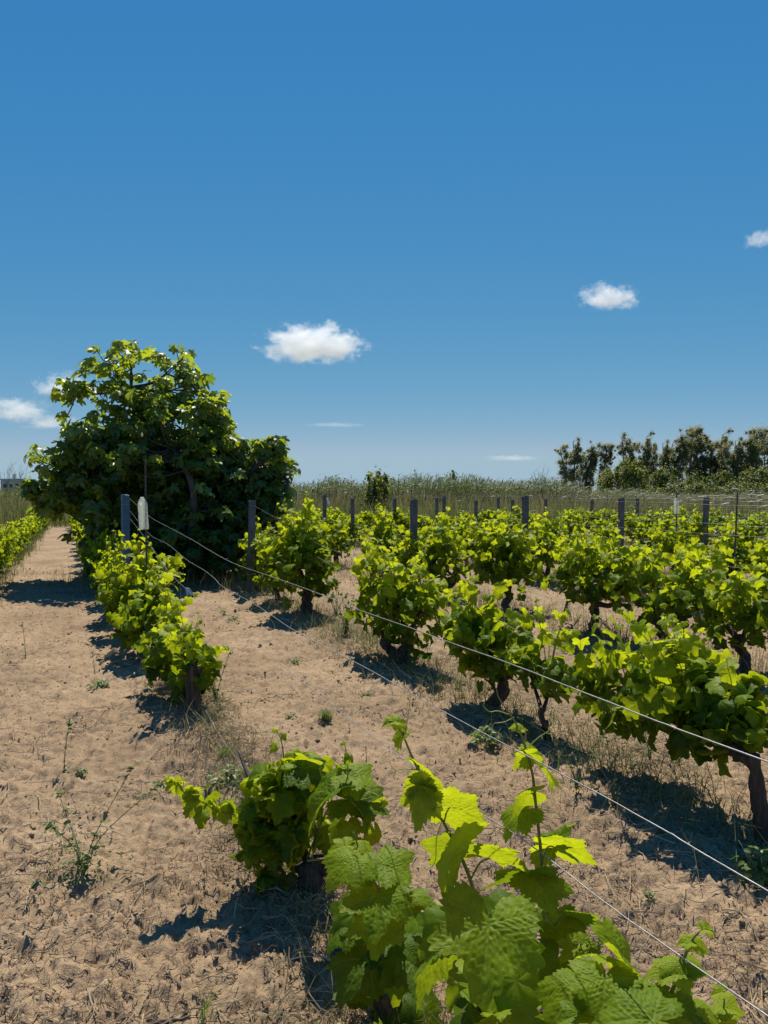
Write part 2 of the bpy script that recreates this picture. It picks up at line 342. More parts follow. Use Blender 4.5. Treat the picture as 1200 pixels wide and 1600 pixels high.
# ---------------------------------------------------------------- leaf templates
def leaf_template(kind='grape', nout=48, rings=4, fold=.25, droop=.35, wav=.08, pucker=0.0, seed=0, teeth=.045, sinus=1.0):
    r_ = np.random.default_rng(seed)
    if kind == 'grape':
        cp = [(0, 1.0), (12, .86), (26, 1-.36*sinus), (40, .80), (52, .92), (64, .80), (80, .80-.24*sinus), (95, .70), (108, .76), (125, .68), (145, .62), (160, .50), (172, .24), (180, .10)]
        nt_ = 34
    elif kind == 'fig':
        cp = [(0, 1.0), (13, .93), (24, .55), (32, .42), (42, .66), (52, .86), (64, .80), (78, .42), (90, .46), (105, .58), (125, .50), (150, .38), (168, .26), (180, .12)]
        nt_ = 14; teeth *= .4
    else:
        cp = [(0, 1.0), (30, .62), (60, .42), (90, .32), (120, .28), (150, .30), (180, .25)]; nt_ = 10; teeth *= .3
    ca = np.array([c[0] for c in cp], float); cr = np.array([c[1] for c in cp])
    phi = np.linspace(-180, 180, nout, endpoint=False)+180.0/nout
    jit = 1+.06*np.sin(phi/57.3*2+r_.uniform(0, 6))+.04*np.sin(phi/57.3*5+r_.uniform(0, 6))
    rad = np.interp(np.abs(phi), ca, cr)*jit
    if nout >= 40:
        tph = (phi/360*nt_+r_.uniform(0, 1)) % 1.0
        rad = rad+teeth*(1-2*np.abs(tph-.5))*2*np.clip(rad*1.4, .2, 1)-teeth
    elif nout >= 16:
        rad = rad*(1+teeth*1.3*np.where(np.arange(nout) % 2 == 0, 1, -1))
    a = np.radians(phi); s = np.linspace(0, 1, rings+1)[1:]
    x = (s[:, None]*rad[None]*np.sin(a)[None]).ravel(); y = (s[:, None]*rad[None]*np.cos(a)[None]).ravel()
    x = np.concatenate([[0], x]); y = np.concatenate([[0], y])
    r = np.hypot(x, y)
    # veins
    segs = []
    lob = [0, 52, -52, 108, -108] if kind != 'lance' else [0]
    for k, L in enumerate(lob):
        l = np.interp(abs(L), ca, cr)*.96; d = np.array([math.sin(math.radians(L)), math.cos(math.radians(L))])
        segs.append((np.zeros(2), d*l, 1.0))
        if rings > 6:
            for f in np.linspace(.14, .86, 7):
                for sg in (-1, 1):
                    an = math.radians(L+sg*46); e = np.array([math.sin(an), math.cos(an)])
                    segs.append((d*l*f, d*l*f+e*l*(.42-.25*f), .55))
    pt = np.stack([x, y], -1); dist = np.full(len(pt), 9.0); distw = np.full(len(pt), 9.0)
    for p0, p1, w_ in segs:
        v = p1-p0; tt = np.clip(((pt-p0)@v)/max(v@v, 1e-9), 0, 1); dd = np.linalg.norm(pt-p0-tt[:, None]*v, axis=1)
        dist = np.minimum(dist, dd); distw = np.minimum(distw, dd/w_ if w_ == 1 else dd/w_+.010)
    vein = np.exp(-(distw/(.012 if rings > 6 else .03))**2)*(.7 if rings > 6 else .35)*np.exp(-r*.5)
    ph = np.arctan2(x, y)
    ph1, ph2 = r_.uniform(0, 6, 2)
    z = fold*np.abs(x) - droop*r**2*.8 + wav*np.sin(3*ph+ph1)*r**1.5 + wav*.7*np.sin(7*ph+ph2)*r**3
    if pucker:
        z += pucker*.55*(1-np.exp(-(dist/.03)**2)) + pucker*.9*noise2(x*7+seed, y*7, seed)*np.clip(dist*14, .25, 1) + pucker*.75*noise2(x*22+seed, y*19, seed+1)
    # curl the tips
    k = droop*.5; y2 = y*np.cos(k*y) ; z = z - np.sin(k*np.abs(y))*np.abs(y)*.35
    V = np.stack([x, y2, z], -1)
    j = np.arange(nout); j2 = (j+1) % nout
    tri = np.stack([np.zeros(nout, int), 1+j2, 1+j], -1)
    fs = [tri]
    if rings > 1:
        i = (np.arange(rings-1)*nout)[:, None]+1
        fs.append(np.stack([i+j, i+j2, i+nout+j2, i+nout+j], -1).reshape(-1, 4))
    return V, fs, vein
T_HERO = [leaf_template('grape', 180, 40, f, d, w_, .030, s_, .05, si) for f, d, w_, s_, si in
          [(.18, .30, .06, 1, .8), (.40, .25, .08, 2, 1.0), (.10, .60, .08, 3, .65), (.55, .5, .10, 4, .9)]]
T_MID = [leaf_template('grape', 56, 5, f, d, w_, .03, s_, .05, si) for f, d, w_, s_, si in
         [(.2, .35, .08, 5, .8), (.45, .4, .1, 6, 1.0), (.08, .65, .12, 7, .7), (.6, .3, .08, 8, .9), (.3, .9, .1, 9, .6)]]
T_LOW = [leaf_template('grape', 24, 2, f, d, w_, 0, s_, .05, si) for f, d, w_, s_, si in
         [(.25, .4, .1, 10, .8), (.5, .5, .12, 11, 1.0), (.1, .8, .12, 12, .7), (.65, .3, .1, 13, .9)]]
T_FAR = [leaf_template('grape', 12, 1, f, d, .1, 0, s_, 0, si) for f, d, s_, si in [(.3, .4, 14, .8), (.6, .3, 15, 1.0), (.1, .7, 16, .7)]]
T_FIG = [leaf_template('fig', 28, 2, f, d, w_, 0, s_, .05) for f, d, w_, s_ in [(.2, .5, .08, 17), (.45, .7, .1, 18), (.1, .9, .1, 19), (.3, .3, .1, 20)]]
T_LANCE = [leaf_template('lance', 10, 1, .3, .5, .05, 0, 21)]

def frames(nv, tipv):
    n = nrm(nv); y = tipv-n*np.sum(tipv*n, -1, keepdims=True); y = nrm(y); x = np.cross(y, n); return x, y, n
def add_leaves(mb, T, pos, nv, tipv, size, age, wid=1.0):
    pos = np.atleast_2d(pos); k = len(pos)
    if k == 0: return
    x, y, n = frames(np.atleast_2d(nv), np.atleast_2d(tipv))
    size = np.broadcast_to(size, (k,)); age = np.broadcast_to(age, (k,))
    which = rng.integers(0, len(T), k)
    for ti, (V, fs, vein) in enumerate(T):
        idx = np.where(which == ti)[0]
        if len(idx) == 0: continue
        B = np.stack([x[idx], y[idx], n[idx]], 1)          # k,3,3
        Vs = np.broadcast_to(V, (len(idx),)+V.shape)*np.array([wid, 1, 1])
        Vw = np.einsum('kvi,kij->kvj', Vs*size[idx][:, None, None], B)+pos[idx][:, None]
        m = len(V); off = (np.arange(len(idx))*m)[:, None, None]
        F = [(f[None]+off).reshape(-1, f.shape[1]) for f in fs]
        mb.add(Vw.reshape(-1, 3), F, age=np.repeat(age[idx], m), vein=np.tile(vein, len(idx)))
def petioles(mb, p0, p1, r):
    for a, b in zip(p0, p1):
        m = (a+b)/2+np.array([0, 0, .25*np.linalg.norm(b-a)])
        mb.tube([a, m, b], r, 4, cap=False)
def randdir(k): return nrm(rng.normal(size=(k, 3)))

def shoot(stem, fol, pts, T, size=.07, r0=.004, gap=.055, age0=.35, age1=1.0, out=None, start=.05, pet=.05, tend=None, petm=None, tipsize=.22):
    """a cane along pts with alternate leaves on petioles; size falls towards the tip"""
    if isinstance(stem, ML): stem = stem.new()
    path = smoothpath(pts, 22); seg = np.linalg.norm(np.diff(path, axis=0), axis=1); cum = np.concatenate([[0], np.cumsum(seg)]); Ln = cum[-1]
    stem.tube(path, np.linspace(r0, r0*.3, len(path)), 6)
    k = max(2, int(Ln*(1-start)/gap)); fr = start+(1-start)*(np.arange(k)+.6)/k
    fr = np.clip(fr+rng.normal(0, .012, k), 0, 1)
    base = np.stack([np.interp(fr*Ln, cum, path[:, i]) for i in range(3)], -1)
    tng = nrm(np.stack([np.interp(fr*Ln, cum, np.gradient(path, axis=0)[:, i]) for i in range(3)], -1))
    side = nrm(np.cross(tng, randdir(1)+np.array([[.3, .2, .1]])))
    sgn = np.where(np.arange(k) % 2 == 0, 1, -1)[:, None]
    sz = size*np.where(fr < .55, rng.uniform(.8, 1.15, k), 1)*np.clip(1.9*(1-fr)+tipsize, tipsize, 1)
    o = nrm(side*sgn+tng*.35+randdir(k)*.45+(0 if out is None else np.asarray(out)*.4))
    jp = base+o*(pet*sz/size*rng.uniform(.7, 1.3, k))[:, None]+np.array([0, 0, .01])
    petioles(petm or stem, base, jp, r0*.3)
    nv = nrm(o*.6+np.array([0, 0, .5])+randdir(k)*.6)
    tv = nrm(o*.6+np.array([0, 0, -.75])+randdir(k)*.4)
    age = np.clip(age0+(age1-age0)*np.clip(fr*1.25-.2, 0, 1)+rng.normal(0, .12, k), 0, 1)
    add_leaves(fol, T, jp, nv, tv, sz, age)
    if tend is not None and Ln > .25:
        for i in range(max(1, int(k*.25))):
            q = int(rng.integers(k//2, k)); d = nrm(-side[q if len(side) > 1 else 0]*sgn[q]+tng[q]*.8+randdir(1)[0]*.3)
            L_ = rng.uniform(.04, .09); e = base[q]+d*L_; td = tend.new()
            cu = e+d*L_*.4+randdir(1)[0]*.02
            td.tube(smoothpath([base[q], base[q]+d*L_*.5+np.array([0, 0, .01]), e, cu, cu+randdir(1)[0]*.015], 12), .0009, 4)
    return path

def trunkpath(h, lean, w=.05, k=7):
    # slightly twisted, tapering
    z = np.linspace(-.04, h, k); t = np.linspace(0, 1, k)
    x = lean[0]*t+rng.normal(0, w*.55, k)*np.sin(t*3)*1; y = lean[1]*t+rng.normal(0, w*.55, k)*np.sin(t*3)
    return np.stack([x, y, z], -1)

def vine_parts(lobes, nleaf, T, leaf=.07, trunk=(.32, .04), nshoot=10, age=(.15, .55), sh_len=.35, multi=1, lean=(0, 0), seedv=0, pet=True, dens_low=.65, tw=.045):
    """parts for one vine in local coords; lobes: (x along row, y across, z, rx, ry, rz). Returns meshes trunk, foliage, cane"""
    th, tr = trunk
    tm = MB(); cm = ML(); fm = MB()
    heads = []
    for q in range(multi):
        l2 = (lean[0]+rng.normal(0, .08)+(q-.5*(multi-1))*.25, lean[1]+rng.normal(0, .05))
        p = trunkpath(th, l2, tw, 7); p[:, 0] += (q-.5*(multi-1))*.12
        rr = np.linspace(tr*1.2, tr*.8, len(p))*(1+rng.uniform(-.1, .15, len(p)))
        sp = smoothpath(p, 24); tm.tube(sp, np.interp(np.linspace(0, 1, len(sp)), np.linspace(0, 1, len(p)), rr), 9, rough=.13)
        heads.append(sp[-1])
        # knob
        a = rng.uniform(0, 6.28)
        kp = sp[int(len(sp)*.6)]; e = np.array([math.cos(a), math.sin(a), .5])*tr*1.5
        tm.tube([kp, kp+e*.6, kp+e], [tr*.7, tr*.6, tr*.25], 7, rough=.2)
    for L in lobes:
        c = np.array(L[:3]); h = heads[int(np.argmin([np.linalg.norm(c-q) for q in heads]))]
        tgt = c+np.array([0, 0, -L[5]*.35]); mid = (h+tgt)/2+np.array([0, 0, -.03])+rng.normal(0, .02, 3)
        tm.tube(smoothpath([h-np.array([0, 0, .03]), mid, tgt], 10), np.linspace(tr*.75, tr*.3, 11)[:len(smoothpath([h, mid, tgt], 10))], 7, rough=.12)
    vol = np.array([L[3]*L[4]+L[3]*L[5]+L[4]*L[5] for L in lobes]); vol = vol/vol.sum()
    allp = []; alln = []
    for L, f in zip(lobes, vol):
        k = int(nleaf*f); d = randdir(int(k*1.6)); d = d[(d[:, 2] > -.55) | (rng.random(len(d)) < dens_low)][:k]; k = len(d)
        s = rng.beta(5, 1.6, k)[:, None]*rng.uniform(.92, 1.12, (k, 1))
        bn = noise2(d[:, 0]*2.6+seedv, d[:, 1]*2.2+d[:, 2]*3.1, seedv)[:, None]; bump_ = 1+.42*bn*2
        p = np.array(L[:3])+d*np.array(L[3:6])*s*bump_
        allp.append(p); alln.append(nrm(d*np.array([1, 1, 1])))
    p = np.vstack(allp); d = np.vstack(alln); ok = (p[:, 2] > .04) & (noise2(p[:, 0]*6+seedv, p[:, 1]*6+p[:, 2]*7, seedv+3) > -.24); p = p[ok]; d = d[ok]; k = len(p)
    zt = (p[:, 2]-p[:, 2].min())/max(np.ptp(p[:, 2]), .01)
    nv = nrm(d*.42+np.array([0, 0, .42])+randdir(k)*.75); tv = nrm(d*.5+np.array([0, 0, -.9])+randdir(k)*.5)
    ag = np.clip(rng.normal(age[0]-.12, .12, k)+(age[1]-age[0]+.12)*zt**1.3+.3*(rng.random(k) < .12), 0, 1)  # lower leaves older; their dark tone also paints in the vine's shaded underside
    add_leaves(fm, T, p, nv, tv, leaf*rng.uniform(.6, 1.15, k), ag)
    for q in range(nshoot):
        L = lobes[int(rng.choice(len(lobes), p=vol))]; dd = randdir(1)[0]; dd[2] = abs(dd[2])*1.2+.2; dd = dd/np.linalg.norm(dd)
        b = np.array(L[:3])+dd*np.array(L[3:6])*.35; Ln = sh_len*rng.uniform(.6, 1.2)
        e = np.array(L[:3])+dd*np.array(L[3:6])*.95+(dd*.5+np.array([0, 0, .55]))*Ln*.55
        e2 = e+nrm(dd+np.array([0, 0, rng.uniform(-.3, .8)]))*Ln*.4
        shoot(cm, fm, [b, (b+e)/2+np.array([0, 0, .03]), e, e2], T, size=leaf*.95, r0=.0035, gap=.05, age0=age[1], age1=1.0, out=dd*.2, start=.3)
    return tm, fm, cm

def vine_thing(name_label, pos, rot, parts_mesh, group, name='grape_vine'):
    e = empty(name, pos, name_label, 'grapevine', group); e.rotation_euler = (0, 0, rot)
    for nm, me in parts_mesh:
        o = bpy.data.objects.new(nm, me); COL.objects.link(o); o.parent = e
    return e
def mk(parts, smooth=True, tmat=None, canes=True):
    tm, fm, cm = parts
    r = [('trunk', tm.mesh('trunk', tmat or M_BARK)), ('foliage', fm.mesh('foliage', M_VINE))]
    if canes: r += [('cane', q.mesh('cane', M_CANE)) for q in cm.L]
    return r
ROWROT = math.pi/2+TH         # local x runs along the row, away from the camera

# ---------------------------------------------------------------- grapevines
def planept(px, py, row, off=0.0):
    xc, yc = (px-600)/1200, (800-py)/1200
    d = np.array([xc, math.cos(PITCH)+yc*math.sin(PITCH), -math.sin(PITCH)+yc*math.cos(PITCH)])
    k = (ROWD[row]+off)/float(d@N_); return np.array([0, 0, CAMZ])+d*k
def rowt(row, Y): return (Y-ROWD[row]*N_[1])/U[1]
def local(Pw, base):
    """world offset into a vine's local frame (x along the row, y across to the left)"""
    v = np.asarray(Pw)-base; ax = U; ay = -N_
    return np.array([v@ax, v@ay, v[2]])

near_group = 'grapevines standing close to the camera'
# (row, depth, label, lobes, nleaf, trunk, multi, nshoot, lean, template, leafsize)
near = [
 ('B', 3.14, 'big spreading vine by the right edge on a single leaning trunk', [(.42, .02, .50, .34, .28, .22), (.78, .0, .48, .32, .26, .24), (.2, -.05, .50, .20, .20, .17)], 560, (.38, .030), 1, 9, (.0, 0), T_MID, .078),
 ('B', 4.55, 'small low vine between the big spreading vine and the round knee-high vine', [(.0, 0, .40, .20, .14, .13), (.22, 0, .44, .13, .12, .11)], 105, (.22, .02), 1, 3, (0, 0), T_MID, .07),
 ('B', 5.18, 'round knee-high vine on a short black trunk beside the bare strip of sand', [(.0, .0, .44, .30, .27, .22), (.18, .05, .58, .20, .20, .14), (-.16, -.05, .48, .18, .2, .16)], 330, (.26, .042), 1, 5, (0, 0), T_MID, .075),
 ('B', 6.55, 'dense vine with two leaning trunks just behind the round knee-high vine', [(-.26, 0, .42, .32, .30, .32), (.26, .05, .50, .32, .30, .34), (.05, 0, .64, .34, .26, .18), (-.3, -.1, .6, .2, .2, .18)], 460, (.20, .045), 2, 12, (.1, 0), T_MID, .075),
 ('B', 9.05, 'tall leafy vine shading its dark trunk just right of the fig tree', [(.0, 0, .54, .46, .40, .36), (.0, 0, .84, .36, .34, .30), (.15, 0, .66, .42, .36, .34)], 560, (.32, .045), 2, 14, (0, 0), T_LOW, .085),
 ('A', 5.2, 'straggly vine leaning over the old stump in the row beside the path', [(.0, .03, .24, .30, .20, .18), (.4, .12, .30, .32, .26, .20), (.2, .0, .40, .2, .14, .13), (-.22, .0, .32, .2, .16, .12)], 400, (.2, .04), 1, 7, (.05, 0), T_MID, .068),
 ('A', 6.75, 'yellowish vine behind the stump vine, left of the loose blue tag', [(.0, .12, .30, .36, .34, .22), (.25, .05, .46, .30, .28, .18), (-.25, .0, .36, .26, .24, .18), (.1, .28, .34, .34, .26, .18)], 400, (.25, .04), 1, 8, (0, 0), T_LOW, .078),
 ('A', 7.9, 'vine growing around the rod that carries the clear plastic bottle', [(.0, .05, .42, .34, .34, .26), (.1, .05, .70, .22, .22, .20), (.12, -.28, .74, .18, .18, .13), (-.25, .1, .42, .28, .30, .22), (.1, .34, .42, .36, .30, .22)], 460, (.3, .04), 1, 10, (0, 0), T_LOW, .082),
 ('C', 6.05, 'low vine cut by the right edge of the picture, third row from the path', [(.0, 0, .50, .42, .36, .26), (.4, 0, .55, .35, .32, .24)], 330, (.3, .04), 1, 9, (0, 0), T_LOW, .08),
 ('C', 6.85, 'spreading yellow-green vine in the third row, behind the big spreading vine', [(.0, 0, .56, .42, .36, .28), (.35, 0, .66, .36, .32, .24), (-.3, 0, .48, .28, .25, .22)], 400, (.3, .04), 1, 12, (0, 0), T_LOW, .08),
 ('C', 7.75, 'vine with a bare dark trunk beside the short wooden stake', [(.0, 0, .66, .44, .38, .32), (.3, 0, .66, .34, .32, .24), (-.3, 0, .55, .3, .3, .24)], 430, (.34, .045), 1, 11, (0, 0), T_LOW, .08),
 ('C', 9.3, 'tall lime-leaved vine on one black trunk, right of the tallest grey post', [(.0, 0, .58, .44, .40, .33), (.15, 0, .80, .36, .34, .26)], 470, (.36, .042), 1, 12, (0, 0), T_LOW, .088),
]
used = {}
for i, (row, Y, lab, lobes, nl, tr, mu_, ns, lean, T, ls) in enumerate(near):
    lobes = [(x, y*.8, z*.95, rx, ry*(.64 if row == 'A' else .95), rz) for x, y, z, rx, ry, rz in lobes]; ns = int(ns*1.5)
    t = rowt(row, Y); b = onG(rowp(row, t))
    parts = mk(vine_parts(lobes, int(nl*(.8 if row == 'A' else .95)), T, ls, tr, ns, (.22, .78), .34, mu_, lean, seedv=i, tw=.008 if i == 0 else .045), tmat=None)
    vine_thing(lab, b, ROWROT, parts, near_group)
    used.setdefault(row, []).append(t)

# generic variants, copied along the rows
ORD = ['first', 'second', 'third', 'fourth', 'fifth', 'sixth', 'seventh', 'eighth', 'ninth', 'tenth', 'eleventh', 'twelfth']
ROWN = dict(Z='row left of the sandy path', A='row nearest the path', B='second row right of the path', C='third row right of the path', D='fourth row right of the path', E='fifth row right of the path', F='sixth row right of the path', G='seventh row right of the path', H='eighth row right of the path', I='ninth row right of the path', J='tenth row right of the path', K='eleventh row right of the path', L='last row right of the path')
def variant(T, nleaf, leaf, hh, k):
    r = .40
    lob = [(.0, 0, .46*hh, r+.06, r*.82, .30*hh), (rng.uniform(-.15, .15), rng.uniform(-.08, .08), .76*hh, r*.8, r*.7, .24*hh), (rng.choice([-.3, .3]), 0, .5*hh, .28, .26, .25*hh)]
    return vine_parts(lob, nleaf, T, leaf, (.32*hh, .04), 7 if T is T_LOW else 4, (.3, .85), .30, 1+(k % 2), (rng.uniform(-.08, .08), 0), seedv=20+k)
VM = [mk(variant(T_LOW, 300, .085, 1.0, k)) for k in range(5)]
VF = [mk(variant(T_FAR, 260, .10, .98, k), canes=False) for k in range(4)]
for row in 'ZABCDEFGHIJKL':
    c = 0
    t0 = {'Z': 8.2, 'A': 9.2, 'B': 9.9, 'C': 9.6}.get(row)
    tmin = t0 if t0 else rowt(row, max(ROWD[row]/.9205*1200/(1250-90), 3))+rng.uniform(0, .5)
    t = tmin
    while True:
        p = rowp(row, t)
        if p[1] > 30.5: break
        if row == 'Z': p = np.array([-5.72-.34-(p[1]-11.6)*.397, p[1], 0])
        elif rng.random() < .12 and c > 1:
            t += 1.2; continue
        far = p[1] > 17
        src = VF[int(rng.integers(4))] if far else VM[int(rng.integers(5))]
        if c < 12 and not far:
            lab = f"{ORD[c]} leafy vine from the near end of the {ROWN[row]}" if row not in 'ABC' else f"{ORD[c]} bushy vine past the nearest ones in the {ROWN[row]}"
            grp = 'grapevines in the middle distance'
        elif not far: lab = f"one of the lush vines mid-way along the {ROWN[row]}"; grp = 'mid-distance vines of the '+ROWN[row]
        else: lab = f"small distant vine near the far end of the {ROWN[row]}"; grp = 'far vines of the '+ROWN[row]
        b = onG(p) if p[1] < 25 else p
        lab = lab.replace('second row right of the path', 'row behind the fig tree')
        e = vine_thing(lab, b, ROWROT+rng.uniform(-.3, .3)+(math.pi if rng.random() < .5 else 0), src, grp)
        s = rng.uniform(.76, 1.0)*(0.92 if far else 1)*(1.1 if row in 'ABC' else 1)*(.86 if row == 'Z' else 1)
        if row in 'A': s *= .88; p = p+N_*-.24; b = onG(p)
        if row == 'A': e.location = tuple(b)
        e.scale = (s*rng.uniform(.95, 1.15), s*(.8 if row == 'A' else .95), s*rng.uniform(.85, 1.08))
        c += 1; t += rng.uniform(1.05, 1.3) if not far else rng.uniform(1.15, 1.5)

# ---- the two vines under the camera and the low one behind them, shoot by shoot
def hero(name_label, base_px, base_row_depth, builder, group='grapevines under the camera'):
    b = onG(rowp('A', rowt('A', base_row_depth)))
    tm, fm, cm, dm = MB(), MB(), ML(), ML()
    builder(tm, fm, cm, dm)
    e = empty('grape_vine', b, name_label, 'grapevine', group)
    for nm, mb, m in [('trunk', tm, M_BARK), ('foliage', fm, M_VINE)]+[('cane', q, M_CANE) for q in cm.L]+[('tendril', q, M_TENDRIL) for q in dm.L]:
        if mb.n:
            for q in range(len(mb.V)): mb.V[q] = mb.V[q]-b
            mb.obj(nm, m, e)
    return e
CAMP = np.array([0, 0, CAMZ])
def hleaf(fm, jx, jy, Y, tx, ty, dY=0.0, age=.5, up=.8, toward=.6, side=0.0, T=None, wid=1.0, long=1.0):
    """one leaf given by where its petiole joins, where its tip lies and how it faces"""
    j = P(jx, jy, Y); tp = P(tx, ty, Y+dY); ax = tp-j; L = np.linalg.norm(ax)
    tc = nrm(CAMP-j); n = nrm(tc*toward+np.array([0, 0, up])+np.array([side, 0, 0]))
    add_leaves(fm, [T_HERO[T]] if T is not None else T_HERO, j, n, ax, L*long, age, wid)
    return j
def pet_to(cm, j, sp, r=.0017, rise=.012):
    sp = np.asarray(sp); m = (j+sp)/2+np.array([0, 0, rise]); cm.L[int(np.argmin([np.min(np.linalg.norm(q.V[0]-sp, axis=1)) for q in cm.L]))].tube(smoothpath([sp, m, j], 8), r, 6)
def PL(lst, Y):
    return [P(a[0], a[1], a[2] if len(a) > 2 else Y) for a in lst]
def curl(dm, pts, Y, r=.0011): dm.new().tube(smoothpath(PL(pts, Y), 26), np.linspace(r, r*.5, len(smoothpath(PL(pts, Y), 26))), 6)

def build_big(tm, fm, cm, dm):
    base = onG(rowp('A', rowt('A', 1.62)))
    head = P(800, 1600, 1.62); head[2] = .32
    tp = smoothpath([base-[0, 0, .05], (base+head)/2+[.03, 0, 0], head], 12); tm.tube(tp, np.linspace(.05, .04, len(tp)), 10, rough=.12)
    for e in (P(745, 1560, 1.5), P(850, 1580, 1.5), P(1010, 1640, 1.25)):
        m = smoothpath([head, (head+e)/2-[0, 0, .02], e], 10); tm.tube(m, np.linspace(.028, .008, len(m)), 8, rough=.12)
    # left tall shoot
    s1 = PL([(745, 1560), (755, 1470), (738, 1385), (715, 1327), (691, 1281), (663, 1224), (642, 1178), (628, 1146), (613, 1127), (603, 1131)], 1.42)
    p = smoothpath(s1, 40); cm.new().tube(p, np.linspace(.0042, .0010, len(p)), 8)
    s2 = PL([(850, 1580), (852, 1480), (848, 1390), (845, 1330), (838, 1265), (832, 1210), (820, 1165), (810, 1138), (797, 1116), (780, 1092), (776, 1078)], 1.55)
    p = smoothpath(s2, 40); cm.new().tube(p, np.linspace(.0045, .0009, len(p)), 8)
    s3 = PL([(1010, 1640), (1040, 1570), (1058, 1530), (1070, 1495), (1082, 1468), (1098, 1452), (1108, 1453)], 1.2)
    p = smoothpath(s3, 30); cm.new().tube(p, np.linspace(.004, .0010, len(p)), 8)
    s4 = PL([(1100, 1660), (1120, 1600), (1131, 1572), (1131, 1548)], 1.2)
    p = smoothpath(s4, 20); cm.new().tube(p, np.linspace(.003, .0008, len(p)), 8)
    s5 = PL([(850, 1590, 1.4), (890, 1530, 1.35), (905, 1490, 1.35), (908, 1470, 1.35)], 1.35)
    p = smoothpath(s5, 20); cm.new().tube(p, np.linspace(.003, .0012, len(p)), 8)
    L = lambda *a, **k: hleaf(fm, *a, **k)
    # shoot one
    L(662, 1229, 1.41, 632, 1262, dY=-.01, age=0.84, up=.3, toward=-.45, T=3, wid=.6); L(664, 1229, 1.41, 688, 1248, dY=-.01, age=0.84, up=.5, toward=0.22, T=3, wid=.6); j = L(661, 1229, 1.41, 652, 1288, dY=-.01, age=0.77, up=.3, toward=-.5, T=2, wid=.8); pet_to(cm, j, P(663, 1224, 1.42))
    j = L(652, 1198, 1.43, 676, 1226, age=0.97, up=.6, toward=-.2, side=.3, T=1); pet_to(cm, j, P(655, 1205, 1.42))
    j = L(631, 1150, 1.42, 620, 1178, age=0.88, up=.4, toward=0.22, side=-.5, T=3); pet_to(cm, j, P(630, 1152, 1.42))
    j = L(616, 1128, 1.42, 600, 1136, age=0.97, up=.5, toward=0.15, T=3, long=1.2)
    j = L(618, 1131, 1.42, 626, 1145, age=1, up=.5, toward=0.30, T=1, long=1.2)
    j = L(703, 1262, 1.40, 754, 1256, dY=.03, age=0.91, up=.45, toward=-.55, T=0); pet_to(cm, j, P(694, 1285, 1.42))
    j = L(716, 1322, 1.44, 676, 1366, age=0.58, up=.5, toward=-.45, T=0); pet_to(cm, j, P(712, 1322, 1.42))
    j = L(731, 1332, 1.39, 668, 1432, age=0.82, up=.5, toward=-.35, side=-.6, T=3, wid=.5); pet_to(cm, j, P(722, 1345, 1.42))
    j = L(765, 1341, 1.42, 806, 1302, dY=.04, age=0.82, up=.6, toward=-.4, T=1); pet_to(cm, j, P(735, 1375, 1.42))
    # the large dark leaf behind
    j = L(836, 1374, 1.47, 750, 1376, dY=.02, age=0.24, up=.7, toward=-.42, T=0, wid=1.0); pet_to(cm, j, P(850, 1395, 1.55))
    # the largest leaf, facing the camera
    j = L(763, 1445, 1.27, 752, 1572, dY=-.10, age=.66, up=.75, toward=0.71, side=.05, T=1, wid=1.12, long=.92); pet_to(cm, j, P(758, 1470, 1.42), .0022)
    j = L(839, 1377, 1.43, 860, 1438, dY=-.03, age=0.67, up=1.0, toward=0.56, T=0); pet_to(cm, j, P(850, 1400, 1.55))
    j = L(883, 1428, 1.46, 952, 1436, dY=.0, age=0.37, up=.8, toward=-.45, T=0, wid=1.1); pet_to(cm, j, P(853, 1480, 1.55))
    j = L(700, 1478, 1.36, 664, 1568, dY=-.02, age=0.42, up=.7, toward=-.45, side=-.3, T=2)
    j = L(946, 1530, 1.2, 938, 1604, dY=-.05, age=.74, up=.9, toward=0.52, T=0, wid=1.15); pet_to(cm, j, P(905, 1500, 1.35))
    j = L(905, 1545, 1.22, 868, 1560, dY=-.03, age=0.58, up=1.0, toward=0.38, T=2, long=1.4)
    j = L(1020, 1594, 1.12, 922, 1594, dY=.02, age=0.58, up=1, toward=0.22, T=0)
    j = L(1042, 1588, 1.16, 1086, 1640, age=0.50, up=.8, toward=0.22, T=0, wid=1.1)
    j = L(1062, 1503, 1.2, 1074, 1546, dY=-.03, age=0.88, up=.55, toward=0.22, T=2, wid=1.25); pet_to(cm, j, P(1068, 1500, 1.2))
    j = L(1060, 1515, 1.2, 1004, 1508, age=0.84, up=.9, toward=0.08, T=0, wid=.7)
    j = L(1066, 1512, 1.2, 1108, 1530, age=0.77, up=.7, toward=0.08, T=0, wid=.7)
    j = L(1078, 1472, 1.2, 1060, 1474, age=0.98, up=.6, toward=0.22, T=1, long=1.1); j = L(1080, 1470, 1.2, 1094, 1490, age=1, up=.5, toward=0.15, T=2, long=1.1)
    j = L(1100, 1452, 1.2, 1112, 1466, age=1, up=.5, toward=0.15, T=3)
    j = L(1130, 1550, 1.2, 1112, 1558, age=0.98, up=.6, toward=0.22, T=1); j = L(1132, 1575, 1.2, 1150, 1592, age=0.88, up=.5, toward=0.15, T=0, long=1.3); j = L(1128, 1590, 1.2, 1086, 1600, age=0.76, up=.7, toward=0.08, T=0)
    j = L(938, 1492, 1.25, 972, 1512, dY=.02, age=0.88, up=.6, toward=-.3, T=2); j = L(966, 1500, 1.25, 1010, 1590, age=0.74, up=.6, toward=0.00, side=.7, T=3, wid=.7)
    j = L(790, 1600, 1.2, 868, 1566, dY=.02, age=0.67, up=.9, toward=0.38, T=2, wid=.5, long=1.2)
    j = L(870, 1500, 1.42, 862, 1550, age=0.42, up=.7, toward=0.30, T=1); j = L(868, 1450, 1.5, 878, 1505, age=0.50, up=.8, toward=0.30, T=3)
